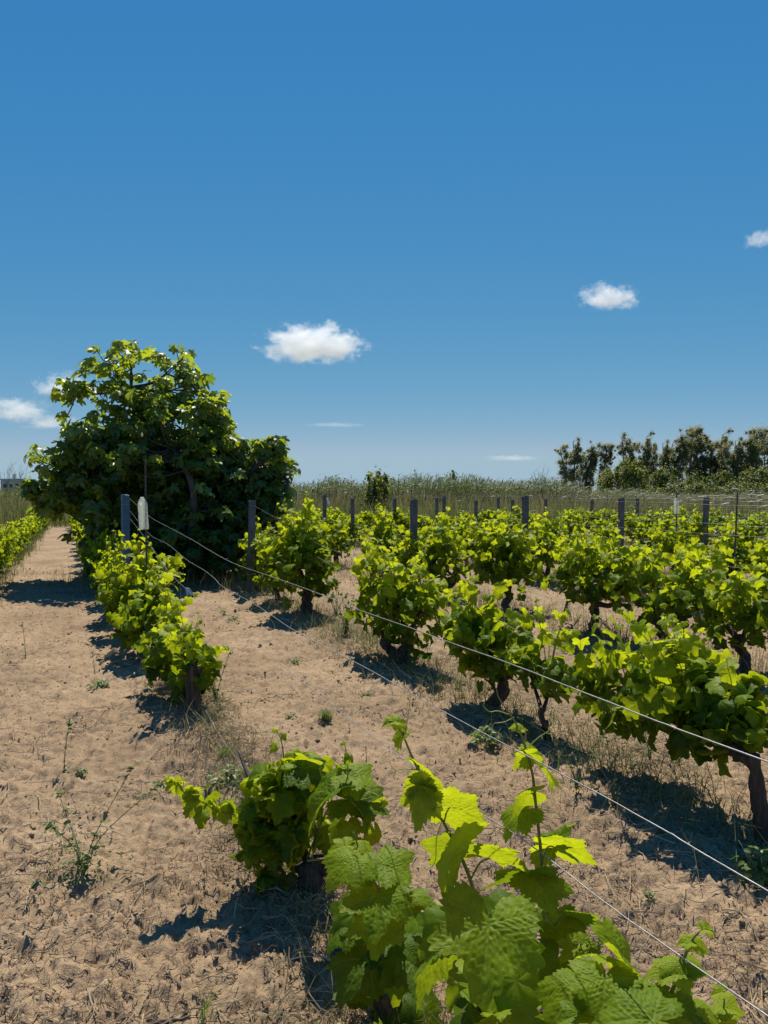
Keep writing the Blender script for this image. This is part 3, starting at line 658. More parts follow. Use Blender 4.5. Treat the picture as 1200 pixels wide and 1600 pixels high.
    j = L(900, 1480, 1.36, 888, 1510, age=0.80, up=.8, toward=0.38, T=1); j = L(912, 1474, 1.36, 934, 1478, age=0.80, up=.8, toward=0.38, T=3)
    for (a_, b_, c_, d_, g_) in [(975, 1590, 950, 1628, .7), (1085, 1580, 1118, 1604, .75), (905, 1586, 880, 1612, .6), (1010, 1560, 1030, 1600, .65), (830, 1590, 800, 1615, .55), (1050, 1605, 1030, 1640, .6)]: L(a_, b_, 1.18, c_, d_, age=g_, up=.9, toward=.3, T=int(rng.integers(0, 3)), wid=1.1)
    # shoot two
    j = L(829, 1240, 1.54, 794, 1268, dY=-.02, age=0.80, up=.4, toward=-.4, side=-.2, T=2); pet_to(cm, j, P(836, 1255, 1.55))
    j = L(817, 1268, 1.54, 806, 1312, age=0.76, up=.6, toward=0.22, side=-.2, T=2); pet_to(cm, j, P(838, 1280, 1.55))
    j = L(829, 1178, 1.54, 804, 1198, age=0.93, up=.4, toward=-.4, T=2); j = L(836, 1192, 1.54, 869, 1236, age=0.88, up=.5, toward=0.00, side=.4, T=3); 
    j = L(811, 1140, 1.55, 824, 1138, age=0.97, up=.4, toward=0.22, T=1); j = L(808, 1135, 1.55, 800, 1128, age=0.97, up=.4, toward=0.22, T=2, long=1.3)
    j = L(862, 1332, 1.58, 853, 1264, dY=.03, age=0.42, up=.5, toward=0.15, side=-.9, T=3, wid=.7); j = L(864, 1322, 1.56, 926, 1300, dY=.02, age=0.94, up=.6, toward=-.4, T=0, wid=1.2); pet_to(cm, j, P(846, 1345, 1.55))
    curl(dm, [(633, 1150), (637, 1122), (640, 1100), (637, 1088)], 1.42); curl(dm, [(637, 1121), (645, 1117), (651, 1119)], 1.42)
    curl(dm, [(652, 1203), (632, 1201), (619, 1203), (611, 1196), (608, 1188)], 1.42); curl(dm, [(619, 1203), (615, 1212), (617, 1219)], 1.42)
    curl(dm, [(828, 1165), (842, 1152), (856, 1143), (866, 1133), (872, 1120)], 1.55); curl(dm, [(853, 1145), (866, 1150), (874, 1160)], 1.55)
    curl(dm, [(797, 1117), (778, 1111), (765, 1112), (755, 1103), (757, 1098)], 1.55); curl(dm, [(803, 1121), (788, 1128), (772, 1130)], 1.55)
    curl(dm, [(836, 1262), (856, 1265), (872, 1272), (884, 1290), (890, 1296)], 1.55); curl(dm, [(690, 1284), (682, 1310), (680, 1345), (668, 1358), (660, 1352)], 1.4)
    curl(dm, [(1104, 1452), (1114, 1455), (1112, 1470)], 1.2); curl(dm, [(1098, 1451), (1092, 1443), (1086, 1444)], 1.2); curl(dm, [(1131, 1548), (1140, 1556), (1150, 1552)], 1.2)
    # flower-bud cluster
    c = P(918, 1480, 1.35)
    for q in range(60):
        d = randdir(1)[0]*np.array([.028, .018, .02])*rng.random()**.4; a = rng.uniform(.0025, .004)
        th = np.array([[1, 0, 0], [-1, 0, 0], [0, 1, 0], [0, -1, 0], [0, 0, 1], [0, 0, -1]], float)*a
        fm.add(c+d+th, [[[0, 2, 4], [2, 1, 4], [1, 3, 4], [3, 0, 4], [2, 0, 5], [1, 2, 5], [3, 1, 5], [0, 3, 5]]], age=0.80, vein=.5)
    # lower shaded leaves that fill the body of the vine
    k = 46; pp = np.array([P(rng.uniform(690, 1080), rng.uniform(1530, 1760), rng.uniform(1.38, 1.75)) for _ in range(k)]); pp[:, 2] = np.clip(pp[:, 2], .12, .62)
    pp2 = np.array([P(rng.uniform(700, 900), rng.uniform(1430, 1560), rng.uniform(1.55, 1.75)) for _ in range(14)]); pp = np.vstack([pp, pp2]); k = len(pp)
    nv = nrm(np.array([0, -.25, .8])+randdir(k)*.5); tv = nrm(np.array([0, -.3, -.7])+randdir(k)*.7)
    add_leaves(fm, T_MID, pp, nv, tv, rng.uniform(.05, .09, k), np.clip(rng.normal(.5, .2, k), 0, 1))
hero('largest-leaved vine, bottom right foreground, with two tall upright shoots and curling tendrils', None, 1.62, build_big)

def build_mid(tm, fm, cm, dm):
    base = onG(rowp('A', rowt('A', 2.12))); head = P(596, 1545, 2.05)
    tp = smoothpath([base-[0, 0, .05], (base+head)/2+[.02, .0, 0], head], 12); tm.tube(tp, np.linspace(.045, .035, len(tp)), 10, rough=.14)
    s = smoothpath(PL([(596, 1545, 2.05), (600, 1470, 1.98), (594, 1400, 1.95), (566, 1340, 1.95), (552, 1300, 1.95)], 1.95), 26); cm.new().tube(s, np.linspace(.005, .0015, len(s)), 8)
    s = smoothpath(PL([(596, 1545, 2.05), (625, 1480, 1.98), (632, 1400, 1.95), (625, 1345, 1.95)], 1.95), 26); cm.new().tube(s, np.linspace(.004, .0015, len(s)), 8)
    L = lambda *a, **k: hleaf(fm, *a, **k)
    j = L(588, 1352, 1.95, 628, 1312, dY=.06, age=0.84, up=.8, toward=-.2, T=0, wid=1.1); pet_to(cm, j, P(594, 1400, 1.95))
    j = L(552, 1345, 1.88, 512, 1378, dY=-.04, age=0.74, up=1.1, toward=0.45, T=2, wid=1.2); pet_to(cm, j, P(580, 1385, 1.95))
    j = L(560, 1350, 1.9, 580, 1388, dY=-.04, age=0.72, up=1.1, toward=0.45, T=0, wid=1.1)
    j = L(600, 1352, 1.9, 646, 1372, dY=-.03, age=0.69, up=1.1, toward=0.45, T=0, wid=1.2); pet_to(cm, j, P(594, 1400, 1.95))
    j = L(590, 1400, 1.84, 584, 1472, dY=-.08, age=.66, up=.85, toward=0.52, T=1, wid=1.15); pet_to(cm, j, P(598, 1420, 1.95))
    j = L(640, 1400, 1.88, 646, 1446, dY=-.04, age=0.52, up=.8, toward=0.15, T=0, wid=1.1); j = L(652, 1402, 1.86, 688, 1397, age=0.76, up=1, toward=0.22, T=2, wid=.6)
    j = L(590, 1444, 1.8, 584, 1502, dY=-.05, age=0.69, up=.8, toward=0.56, side=.2, T=3, wid=1.2)
    j = L(632, 1480, 1.86, 640, 1508, age=0.33, up=1, toward=0.60, T=0); j = L(618, 1500, 1.86, 610, 1540, age=0.33, up=1, toward=0.52, T=1, wid=.6)
    j = L(575, 1500, 1.9, 560, 1562, age=0.24, up=.6, toward=0.22, T=2, wid=1.1); j = L(630, 1490, 1.92, 640, 1566, age=0.26, up=.7, toward=0.22, T=0, wid=1.1)
    j = L(545, 1455, 1.95, 530, 1490, age=0.42, up=.7, toward=0.22, T=2)
    j = L(562, 1640, 1.4, 545, 1574, dY=.05, age=0.84, up=.9, toward=.35, T=0, wid=1.1); j = L(610, 1640, 1.4, 650, 1574, dY=.05, age=0.77, up=.9, toward=0.08, side=.5, T=3, wid=.8)
    j = L(660, 1640, 1.35, 672, 1592, dY=.05, age=0.76, up=.9, toward=-.1, T=0, wid=1.3)
    j = L(540, 1322, 1.96, 528, 1346, age=0.84, up=.8, toward=0.15, T=1); j = L(562, 1318, 1.96, 576, 1336, age=0.80, up=.8, toward=0.15, T=2)
    k = 34; pp = np.array([P(rng.uniform(545, 665), rng.uniform(1420, 1590), rng.uniform(1.95, 2.2)) for _ in range(k)])
    nv = nrm(np.array([0, -.25, .8])+randdir(k)*.5); tv = nrm(np.array([0, -.3, -.7])+randdir(k)*.7)
    add_leaves(fm, T_MID, pp, nv, tv, rng.uniform(.05, .085, k), np.clip(rng.normal(.38, .18, k), 0, 1))
    for q in range(3): curl(dm, [(560, 1330), (540, 1340), (520, 1350+q*6), (512, 1345)], 1.9+q*.03) if q == 0 else None
hero('crinkled lime-leaved vine left of the largest foreground leaf, casting a black shadow', None, 2.12, build_mid)

def build_low(tm, fm, cm, dm):
    Y0 = 2.8; base = onG(rowp('A', rowt('A', Y0))); head = P(478, 1345, 2.82)
    tp = smoothpath([base-[0, 0, .05], (base+head)/2+[.02, 0, 0], head], 12); tm.tube(tp, np.linspace(.055, .045, len(tp)), 11, rough=.16)
    tm.tube(smoothpath([head, P(505, 1350, 2.8), P(515, 1362, 2.78)], 6), .03, 8, rough=.2)
    a = smoothpath(PL([(478, 1345, 2.82), (470, 1300, 2.85), (452, 1263, 2.85), (428, 1266, 2.85), (412, 1262, 2.9), (398, 1235, 3.0), (385, 1205, 3.1), (372, 1172, 3.2)], 2.9), 30); tm.tube(a, np.linspace(.014, .006, len(a)), 7, rough=.15)
    # body
    lob = [((438, 1250), 62, 62, .12), ((432, 1325), 50, 55, .12), ((470, 1225), 50, 50, .12), ((400, 1300), 45, 50, .1), ((470, 1290), 48, 60, .12)]
    for (c, rx, rz, ry), k in zip(lob, (64, 48, 48, 35, 42)):
        C = P(c[0], c[1], 2.82); m = 2.82/1200; d = randdir(k)
        p = C+d*np.array([rx*m, ry, rz*m])*rng.beta(4, 1.6, k)[:, None]
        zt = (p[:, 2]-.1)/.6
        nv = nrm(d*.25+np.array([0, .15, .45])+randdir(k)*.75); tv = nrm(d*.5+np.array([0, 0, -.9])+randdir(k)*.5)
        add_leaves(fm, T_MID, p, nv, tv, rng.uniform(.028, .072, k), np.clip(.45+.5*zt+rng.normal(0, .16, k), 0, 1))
    sh = lambda pts, Y, **k: shoot(cm, fm, PL(pts, Y), T_MID, tend=dm, **k)
    sh([(440, 1290), (372, 1275), (330, 1262), (300, 1240), (262, 1215)], 2.8, size=.04, gap=.045, age0=.45, age1=.9, r0=.003)
    for (a_, b_, c_, d_, g_) in [(264, 1218, 262, 1232, .8), (272, 1224, 276, 1242, .9), (288, 1236, 283, 1262, .7), (303, 1240, 312, 1226, .95), (318, 1256, 312, 1294, .5), (335, 1258, 350, 1250, .9), (345, 1264, 352, 1286, .8), (372, 1270, 366, 1305, .5), (392, 1272, 400, 1300, .75), (300, 1238, 296, 1252, .8)]: hleaf(fm, a_, b_, 2.8, c_, d_, age=g_, up=.3, toward=-.4, side=rng.uniform(-.3, .3), wid=1.05)
    sh([(450, 1260), (445, 1200), (440, 1160), (432, 1140)], 2.85, size=.05, gap=.035, age0=.7, age1=1.0)
    sh([(470, 1270), (462, 1210), (470, 1175)], 2.85, size=.06, gap=.04, age0=.5, age1=.9)
    sh([(480, 1340), (500, 1290), (520, 1240), (500, 1215)], 2.78, size=.07, gap=.05, age0=.3, age1=.7)
    sh([(480, 1345), (535, 1335), (550, 1300), (546, 1240), (541, 1180), (538, 1160)], 2.6, size=.068, gap=.045, age0=.35, age1=.95, start=.2)
    sh([(535, 1340), (560, 1300), (590, 1270), (598, 1245)], 2.6, size=.06, gap=.05, age0=.5, age1=.8, start=.2)
    L = lambda *a, **k: hleaf(fm, *a, **k)
    L(545, 1212, 2.6, 582, 1240, age=.78, up=.7, toward=.2, T=0, wid=1.1); L(541, 1212, 2.6, 524, 1196, dY=.03, age=.7, up=.7, toward=.2, T=0, wid=1.1)
    L(520, 1240, 2.6, 492, 1312, age=.45, up=.7, toward=.1, side=-.6, T=3); L(548, 1250, 2.6, 600, 1290, age=.35, up=.9, toward=.3, T=0, wid=.9)
    L(545, 1288, 2.55, 548, 1318, age=.97, up=.5, toward=.3, T=2); L(470, 1205, 2.75, 500, 1232, age=.3, up=1, toward=.6, T=0, wid=1.2); L(455, 1200, 2.8, 470, 1168, dY=.03, age=.8, up=.6, toward=-.2, T=0)
hero('low bushy vine near the bottom left with one long side shoot reaching over the sand', None, 2.8, build_low)

# ---------------------------------------------------------------- old stump
def stump():
    b = onG(G(301, 1131)); h = .33; mb = MB(); n = 22; zs = np.linspace(-.05, h, 14)
    ang = np.linspace(0, 2*math.pi, n, endpoint=False); V = []
    for i, z in enumerate(zs):
        r = .054*(1.25-.5*min(1, (z+.05)/.12)+.12*(z/h))*(1+.16*np.sin(ang*5+z*6)+.08*np.sin(ang*11+z*3))+rng.normal(0, .002, n)
        V.append(np.stack([r*np.cos(ang)+.03*z, r*np.sin(ang), np.full(n, z)+(.006*np.sin(ang+1)+.004*np.sin(ang*5) if i == len(zs)-1 else 0)], -1))
    V = np.vstack(V+[np.array([[.012, 0, h-.004]])]); i = (np.arange(len(zs)-1)*n)[:, None]; j = np.arange(n)[None]; j2 = (j+1) % n
    q = np.stack([i+j, i+j2, i+n+j2, i+n+j], -1).reshape(-1, 4); bb = (len(zs)-1)*n
    tri = np.stack([bb+np.arange(n), bb+(np.arange(n)+1) % n, np.full(n, len(V)-1)], -1)
    mb.add(V, [q, tri]); o = mb.obj('wood_stump', M_BARK); o.location = b
    tag(o, 'dark weathered wooden stump at the near end of the row beside the path', 'stump')
    return b
STUMP = stump()

# ---------------------------------------------------------------- fig tree
def fig_tree():
    Y0 = 12.9; mpp = Y0/1200; base = onG(np.array([P(300, 905, Y0)[0], Y0, 0]))
    lobes = [(250, 770, 150, 105), (240, 690, 115, 80), (135, 745, 80, 65), (352, 772, 76, 70), (225, 615, 62, 40), (145, 692, 62, 42), (338, 702, 44, 38),
             (160, 585, 32, 28), (215, 558, 45, 22), (285, 575, 32, 30), (315, 640, 38, 34), (86, 772, 32, 34), (430, 745, 32, 32), (120, 610, 24, 16), (340, 640, 16, 20), (425, 695, 16, 14), (300, 850, 110, 50), (395, 825, 52, 52), (402, 765, 42, 42), (376, 716, 34, 30), (345, 672, 24, 24), (230, 815, 60, 40), (432, 785, 22, 26), (300, 600, 22, 24), (56, 764, 13, 11)]
    tm, bm, fm = MB(), MB(), MB()
    def W(px, py, dy=0): return P(px, py, Y0+dy)
    fork = W(205, 605); limbs = []
    mains = [(W(300, 905), W(270, 800), W(240, 700), fork), (W(312, 905, .1), W(350, 820), W(385, 745), W(420, 715)), (W(290, 905, -.1), W(210, 830, -.3), W(140, 760, -.3), W(90, 720)),
             (W(305, 905, .2), W(300, 780, .5), W(320, 690, .5), W(318, 640)), (W(295, 905, -.2), W(300, 830, -.7), W(300, 760, -.9), W(270, 700, -.6)), (W(290, 905), W(180, 850, .2), W(110, 800), W(80, 775)), (W(310, 905), W(400, 850, -.3), W(440, 800, -.2), W(450, 750))]
    for m in mains:
        m = [np.array(q) for q in m]; m[0] = m[0].copy(); m[0][2] = gz(m[0])-.05
        p = smoothpath(m, 30); tm.tube(p, np.linspace(.085, .028, len(p)), 9, rough=.08); limbs.append(p)
    LP = np.vstack(limbs)
    for tgt in [(160, 575), (175, 560), (215, 545), (200, 555), (285, 560), (262, 585), (240, 590), (120, 612), (300, 600)]:
        e = W(*tgt, rng.uniform(-.2, .2)); p = smoothpath([fork, (fork+e)/2+randdir(1)[0]*.06-[0, 0, .08], e], 12); bm.tube(p, np.linspace(.024, .009, len(p)), 6); LP = np.vstack([LP, p])
    for (cx, cy, rx, ry) in lobes:
        C = W(cx, cy, rng.uniform(-.3, .3)); r = np.array([rx*mpp, min(rx*mpp*1.0, 1.5), ry*mpp])
        k = int(5+rx*ry/(125 if cy > 640 else 170)); d = randdir(k*2); d = d[d[:, 2] > -.75][:k]
        pts = C+d*r*rng.uniform(.72, 1.06, (len(d), 1)); pts[:, 2] = np.maximum(pts[:, 2], .28)
        k2 = k if cy > 660 else (k//3 if cy > 610 else 0); inner = C+randdir(k2)*r*rng.uniform(.2, .75, (k2, 1)); inner[:, 2] = np.maximum(inner[:, 2], .3)
        for idx, (pp, dd) in enumerate(list(zip(pts, d))+list(zip(inner, randdir(k2)))):
            i = int(np.argmin(np.sum((LP-pp)**2, 1)+np.maximum(0, LP[:, 2]-pp[2])*2)); q = LP[i]
            if idx < len(pts) or idx % 3 == 0:
                mid = (q+pp)/2+np.array([0, 0, -.10*np.linalg.norm(pp-q)])+randdir(1)[0]*.05
                br = smoothpath([q, mid, pp+np.array([0, 0, .02])], 9); bm.tube(br, np.linspace(.013, .005, len(br)), 5)
            m = int(rng.integers(6, 10)); a = rng.uniform(0, 6.28)+np.arange(m)*2.4; o = np.stack([np.cos(a), np.sin(a), rng.uniform(-.2, .5, m)], -1)
            o = nrm(o+dd*.35); lp = pp+o*rng.uniform(.05, .13, (m, 1))-np.array([0, 0, .12])*rng.random((m, 1))
            petioles(bm, np.repeat(pp[None], m, 0), lp, .002)
            nv = nrm(o*.45+np.array([0, 0, .55])+randdir(m)*.6); tv = nrm(o*1.0+np.array([0, 0, -.1])+randdir(m)*.45)
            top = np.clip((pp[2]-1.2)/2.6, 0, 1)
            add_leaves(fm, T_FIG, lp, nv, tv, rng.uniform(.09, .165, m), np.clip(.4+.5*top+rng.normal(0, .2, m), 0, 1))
    for (sx, sy) in [(122, 607), (100, 598), (338, 628), (350, 660), (430, 688), (415, 704), (460, 736), (447, 722), (62, 700), (52, 712), (97, 652), (150, 545), (205, 538), (275, 545), (318, 590), (400, 690)]:
        pp = W(sx, sy, rng.uniform(-.2, .2)); i = int(np.argmin(np.sum((LP-pp)**2, 1))); q = LP[i]; br = smoothpath([q, (q+pp)/2+np.array([0, 0, -.12]), pp], 9); bm.tube(br, np.linspace(.014, .005, len(br)), 5)
        m = int(rng.integers(4, 8)); a = rng.uniform(0, 6.28)+np.arange(m)*2.4; o = np.stack([np.cos(a), np.sin(a), rng.uniform(-.2, .6, m)], -1); lp = pp+o*rng.uniform(.04, .11, (m, 1))
        add_leaves(fm, T_FIG, lp, nrm(o*.45+np.array([0, 0, .5])+randdir(m)*.6), nrm(o+randdir(m)*.4), rng.uniform(.09, .15, m), np.clip(rng.normal(.65, .2, m), 0, 1))
    # shaded inner mass
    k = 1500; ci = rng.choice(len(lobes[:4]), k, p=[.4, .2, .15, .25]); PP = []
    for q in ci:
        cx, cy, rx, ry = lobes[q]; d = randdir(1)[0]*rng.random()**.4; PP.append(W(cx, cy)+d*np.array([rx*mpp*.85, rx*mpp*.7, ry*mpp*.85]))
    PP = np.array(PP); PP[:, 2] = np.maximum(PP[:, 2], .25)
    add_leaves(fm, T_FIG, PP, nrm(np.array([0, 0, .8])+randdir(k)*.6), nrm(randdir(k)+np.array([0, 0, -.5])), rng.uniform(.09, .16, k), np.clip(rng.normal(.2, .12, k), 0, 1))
    # low skirt
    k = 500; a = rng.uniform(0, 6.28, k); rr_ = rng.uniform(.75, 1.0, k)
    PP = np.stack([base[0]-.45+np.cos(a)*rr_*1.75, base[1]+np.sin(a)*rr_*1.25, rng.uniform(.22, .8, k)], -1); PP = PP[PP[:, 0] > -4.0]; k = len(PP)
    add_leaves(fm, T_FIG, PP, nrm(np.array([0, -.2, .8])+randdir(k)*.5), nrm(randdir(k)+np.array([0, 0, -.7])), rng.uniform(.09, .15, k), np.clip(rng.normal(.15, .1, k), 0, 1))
    e = empty('fig_tree', base, 'large spreading fig tree with big dark lobed leaves standing between two vine rows', 'tree')
    for nm, mb, m in (('trunk', tm, M_FIGBARK), ('branches', bm, M_FIGBARK), ('crown', fm, M_FIG)):
        for q in range(len(mb.V)): mb.V[q] = mb.V[q]-base
        mb.obj(nm, m, e)
fig_tree()

# ---------------------------------------------------------------- posts, stakes, wires
def post_mesh(w_, h, name, blue=False, slits=True):
    mb = MB(); c = w_*.16; zs = [-.25, 0]+list(np.linspace(.12, h-.012, 12)); sec = [(-w_+c, -w_), (w_-c, -w_), (w_, -w_+c), (w_, w_-c), (w_-c, w_), (-w_+c, w_), (-w_, w_-c), (-w_, -w_+c)]
    V = []
    for z in zs+[h]:
        k = 1.0 if z < h else .86
        for (x, y) in sec:
            V.append((x*k+rng.normal(0, w_*.018), y*k+rng.normal(0, w_*.018), z+(rng.normal(0, .003) if z == h else 0)))
    m = len(zs)+1; i = (np.arange(m-1)*8)[:, None]; j = np.arange(8)[None]; j2 = (j+1) % 8
    V.append((0, 0, h)); q = np.stack([i+j, i+j2, i+8+j2, i+8+j], -1).reshape(-1, 4); b = (m-1)*8
    tri = np.stack([b+np.arange(8), b+(np.arange(8)+1) % 8, np.full(8, len(V)-1)], -1)
    mb.add(V, [q, tri]); return mb.mesh(name, M_BLUEPOST if blue else M_CONC, smooth=False)
def staples(hs, w_):
    out_ = []
    for z in hs:
        mb = MB(); a = np.linspace(0, 2*math.pi, 13); x = np.clip(np.cos(a)*1.5, -1, 1)*(w_+.002); y = np.clip(np.sin(a)*1.5, -1, 1)*(w_+.002)
        mb.tube(np.stack([x, y, np.full(13, z)], -1), .0022, 5); out_.append(mb.mesh('wire_tie', M_WIRE))
    return out_
PM = post_mesh(.044, 1.42, 'post_body'); PMB = post_mesh(.044, 1.47, 'post_body', True)
TI = staples([1.34, 1.0, .62], .044)
def post(row, Y, lab, group='upright posts of the trellis', blue=False, px=None, topy=None, tilt=0):
    p = rowp(row, rowt(row, Y)) if px is None else P(px, 800, Y)*np.array([1, 1, 0])
    p = onG(p) if Y < 25 else p*np.array([1, 1, 0]); p = np.array(p)
    if topy: s = (P(600, topy, Y)[2]-p[2])/(1.47 if blue else 1.42)
    else: s = 1
    e = empty('trellis_post', p, lab, 'post', group); e.rotation_euler = (rng.normal(0, .012), tilt+rng.normal(0, .012), TH+rng.normal(0, .06)); e.scale = (1, 1, s)
    for nm, me in [('post_body', PMB if blue else PM)]+[('wire_tie', t_) for t_ in TI]:
        o = bpy.data.objects.new(nm, me); COL.objects.link(o); o.parent = e
    return p
posts = [
 ('A', 9.65, 'blue-painted post half hidden by leaves left of the hanging plastic bottle', dict(px=196, topy=773, blue=True)),
 ('B', 11.0, 'blue-grey post directly in front of the fig tree\'s right side', dict(px=391, topy=782)),
 ('C', 11.5, 'tall grey post standing alone in the centre of the vineyard', dict(px=646, topy=780)),
 ('D', 12.9, 'grey post right of the centre one, rising out of tall lime vines', dict(px=822, topy=775)),
 ('E', 14.1, 'slightly leaning grey post in the fifth row, below the low round bushes', dict(px=970, topy=778)),
 ('F', 15.3, 'grey post beside the thin rusty rod near the right edge', dict(px=1100, topy=777)),
 ('D', 21.5, 'far post with a small white rag beside it, right of the fig tree', dict(px=507, topy=773)),
 ('D', 20.5, 'thin far post next to a dark trunk, second to the right of the fig tree', dict(px=551, topy=779)),
 ('E', 23.5, 'faint far post in front of the leafy shrub in the reeds', dict(px=617, topy=779)),
 ('F', 24.0, 'right one of two close far posts beyond the centre post', dict(px=693, topy=775)),
 ('G', 28.0, 'left one of two close far posts beyond the centre post', dict(px=682, topy=778)),
 ('G', 25.0, 'short far post in the gap between the two tall grey posts', dict(px=743, topy=782)),
 ('H', 28.0, 'pale far post just left of the post among the lime vines', dict(px=778, topy=777)),
 ('H', 28.5, 'faintest far post touching the post among the lime vines', dict(px=800, topy=781)),
 ('H', 26.0, 'far post between the lime-vine post and the leaning post', dict(px=853, topy=779)),
 ('I', 27.0, 'far post a little left of the leaning grey post', dict(px=925, topy=779)),
 ('J', 27.0, 'far post just right of the leaning grey post', dict(px=996, topy=778)),
]
for row, Y, lab, k in posts: post(row, Y, lab, **k)

def rod(name, px, Y, topy, lab, cat, r=.006, mat=M_RUST, lean=0.0, group=None, ringed=True):
    b = onG(P(px, 800, Y)*np.array([1, 1, 0])); h = P(px, topy, Y)[2]-b[2]; mb = MB()
    zs = np.linspace(-.1, h, 60 if ringed else 12); rr = r*(1+.14*(np.arange(len(zs)) % 2)) if ringed else r*(1+rng.normal(0, .05, len(zs)))
    mb.tube(np.stack([lean*zs, 0*zs, zs], -1), rr, 8); o = mb.obj(name, mat); o.location = b; tag(o, lab, cat, group); return b, h
B1, H1 = rod('support_rod', 228, 7.75, 718, 'tall thin rod carrying the plastic bottle in front of the fig tree', 'rod', .0085)
B2, H2 = rod('support_rod', 1057, 14.5, 768, 'thin rod carrying a small white bottle left of the grey post near the right edge', 'rod', .012)
rod('support_rod', 1147, 10.6, 770, 'bare rusty rod standing alone right of the grey post near the right edge', 'rod', .011, lean=.03)
b3 = onG(rowp('C', rowt('C', 8.25))); mb = MB(); zs = np.linspace(-.08, .30, 9); mb.tube(np.stack([.22*zs, .05*zs, zs], -1), np.linspace(.02, .016, 9), 8, rough=.15); o = mb.obj('wooden_stake', M_WOOD); o.location = b3
tag(o, 'short leaning wooden stake next to the bare black trunk in the third row', 'stake')

def bottle(b, h, z0, z1, rad, lab, mat, name='plastic_bottle'):
    L = z1-z0
    prof = [(0, .96), (.002, 1.0), (.06, 1.0), (.16, 1.0), (.17, .95), (.185, 1.0), (.30, 1.0), (.315, .95), (.33, 1.0), (.52, .97), (.535, .90), (.56, .97), (.70, 1.0), (.80, .97), (.87, .86), (.92, .68), (.955, .46), (.975, .34), (1.0, .32)]
    mb = MB(); n = 20; ang = np.linspace(0, 2*math.pi, n, endpoint=False)
    V = np.vstack([np.stack([rad*r*np.cos(ang)*(1+.03*np.cos(ang*5)), rad*r*np.sin(ang), np.full(n, z*L)], -1) for z, r in prof])
    m = len(prof); i = (np.arange(m-1)*n)[:, None]; j = np.arange(n)[None]; j2 = (j+1) % n
    mb.add(V, [np.stack([i+j, i+j2, i+n+j2, i+n+j], -1).reshape(-1, 4)])
    e = empty(name, b+np.array([0, 0, z0]), lab, 'bottle', 'plastic bottles threaded on rods'); e.rotation_euler = (.02, -.05, 0)
    mb.obj('bottle_body', mat, e)
    mb = MB(); cap = [(.985, .335), (.985, .38), (1.01, .38), (1.01, .335)]
    V = np.vstack([np.stack([rad*r*np.cos(ang), rad*r*np.sin(ang), np.full(n, z*L)], -1) for z, r in cap]); m = 4; i = (np.arange(m-1)*n)[:, None]
    mb.add(V, [np.stack([i+j, i+j2, i+n+j2, i+n+j], -1).reshape(-1, 4)]); mb.obj('bottle_neck_ring', mat, e)
zb, zt_ = P(228, 827, 7.75)[2]-B1[2], P(228, 777, 7.75)[2]-B1[2]
bottle(B1-np.array([.02, 0, 0]), H1, zb, zt_, .047, 'cloudy clear plastic bottle threaded upside-up on the tall rod before the fig tree', M_PLASTIC)
zb, zt_ = P(1057, 803, 14.5)[2]-B2[2], P(1057, 778, 14.5)[2]-B2[2]
bottle(B2, H2, zb, zt_, .048, 'small white plastic bottle on a rod among the vines near the right edge', M_PLASTIC)

def wire(pts, lab, r=.0011, group='galvanised trellis wires', n=80, wob=.0015, name='trellis_wire', mat=None):
    p = smoothpath(pts, n); w1 = np.cumsum(rng.normal(0, wob, len(p))); w1 -= np.linspace(0, w1[-1], len(p)); p = p.copy(); p[:, 2] += w1
    mb = MB(); mb.tube(p, r, 6); o = mb.obj(name, mat or M_WIRE); tag(o, lab, 'wire', group)
def RA(lst, row='A', off=0): return [planept(x, y, row, off) for x, y in lst]
def ext(pts, k=1.2):
    d = nrm(pts[-1]-pts[-2]); return list(pts)+[pts[-1]+d*k]
wire(ext(RA([(199, 776), (215, 790), (235, 808), (260, 823), (288, 838), (330, 863), (370, 884), (420, 901), (490, 926), (560, 955), (680, 998), (800, 1040), (1000, 1116), (1200, 1190)])), 'top wire of the nearest row, crossing the whole picture down to the right edge', wob=.0008)
wire(ext(RA([(199, 793), (232, 833), (262, 850), (290, 873), (318, 890), (335, 903), (348, 916), (396, 942), (458, 983), (500, 1005), (587, 1051), (716, 1124), (879, 1212), (1025, 1290), (1200, 1391)])), 'kinked middle wire of the nearest row, ending low on the right edge', wob=.0007)
wire(ext(RA([(199, 805), (230, 845), (262, 890), (296, 925), (346, 962), (417, 1020), (500, 1087), (687, 1228), (815, 1311), (950, 1414), (1060, 1492), (1200, 1587)])), 'lowest taut wire of the nearest row, passing over the foreground leaves', wob=.0004)
wire(RA([(288, 1052), (300, 1080), (317, 1102), (345, 1150), (383, 1204), (417, 1262)]), 'short loose wire running from the stump into the low bushy vine', wob=.004, r=.0013)
def seg(row, zs_, Y0, Y1, lab0, off=0.0, sag=.02):
    for z, lb in zip(zs_, lab0):
        t0, t1 = rowt(row, Y0), rowt(row, Y1); tt = np.linspace(t0, t1, 14)
        pts = [rowp(row, t, off+rng.normal(0, .01), z-sag*abs(math.sin(t*.6))+rng.normal(0, .006)) for t in tt]
        wire(pts, lb, r=.0019 if Y0 < 8 else .0024, wob=.001)
NMZ = ['upper', 'middle', 'lower']
wire([*RA([(391, 786), (405, 795), (440, 815), (470, 838), (510, 858), (600, 893), (700, 935), (800, 985), (900, 1030), (1010, 1060)], 'B')] + ext(RA([(1090, 1110), (1200, 1160)], 'B'))[0:3], 'sagging wire of the second row, leaving the blue-grey post by the fig tree', wob=.002)
wire(ext(RA([(430, 830), (517, 883), (600, 925), (690, 968), (760, 1005), (930, 1080), (1080, 1142), (1190, 1215)], 'B')), 'thin lower wire of the second row, vanishing behind the knee-high vines', wob=.002, r=.0015)
wire(ext(RA([(646, 812), (700, 835), (755, 848), (823, 857), (960, 885), (1100, 912), (1200, 930)], 'C')), 'upper wire of the third row over the tall lime vine', wob=.002)
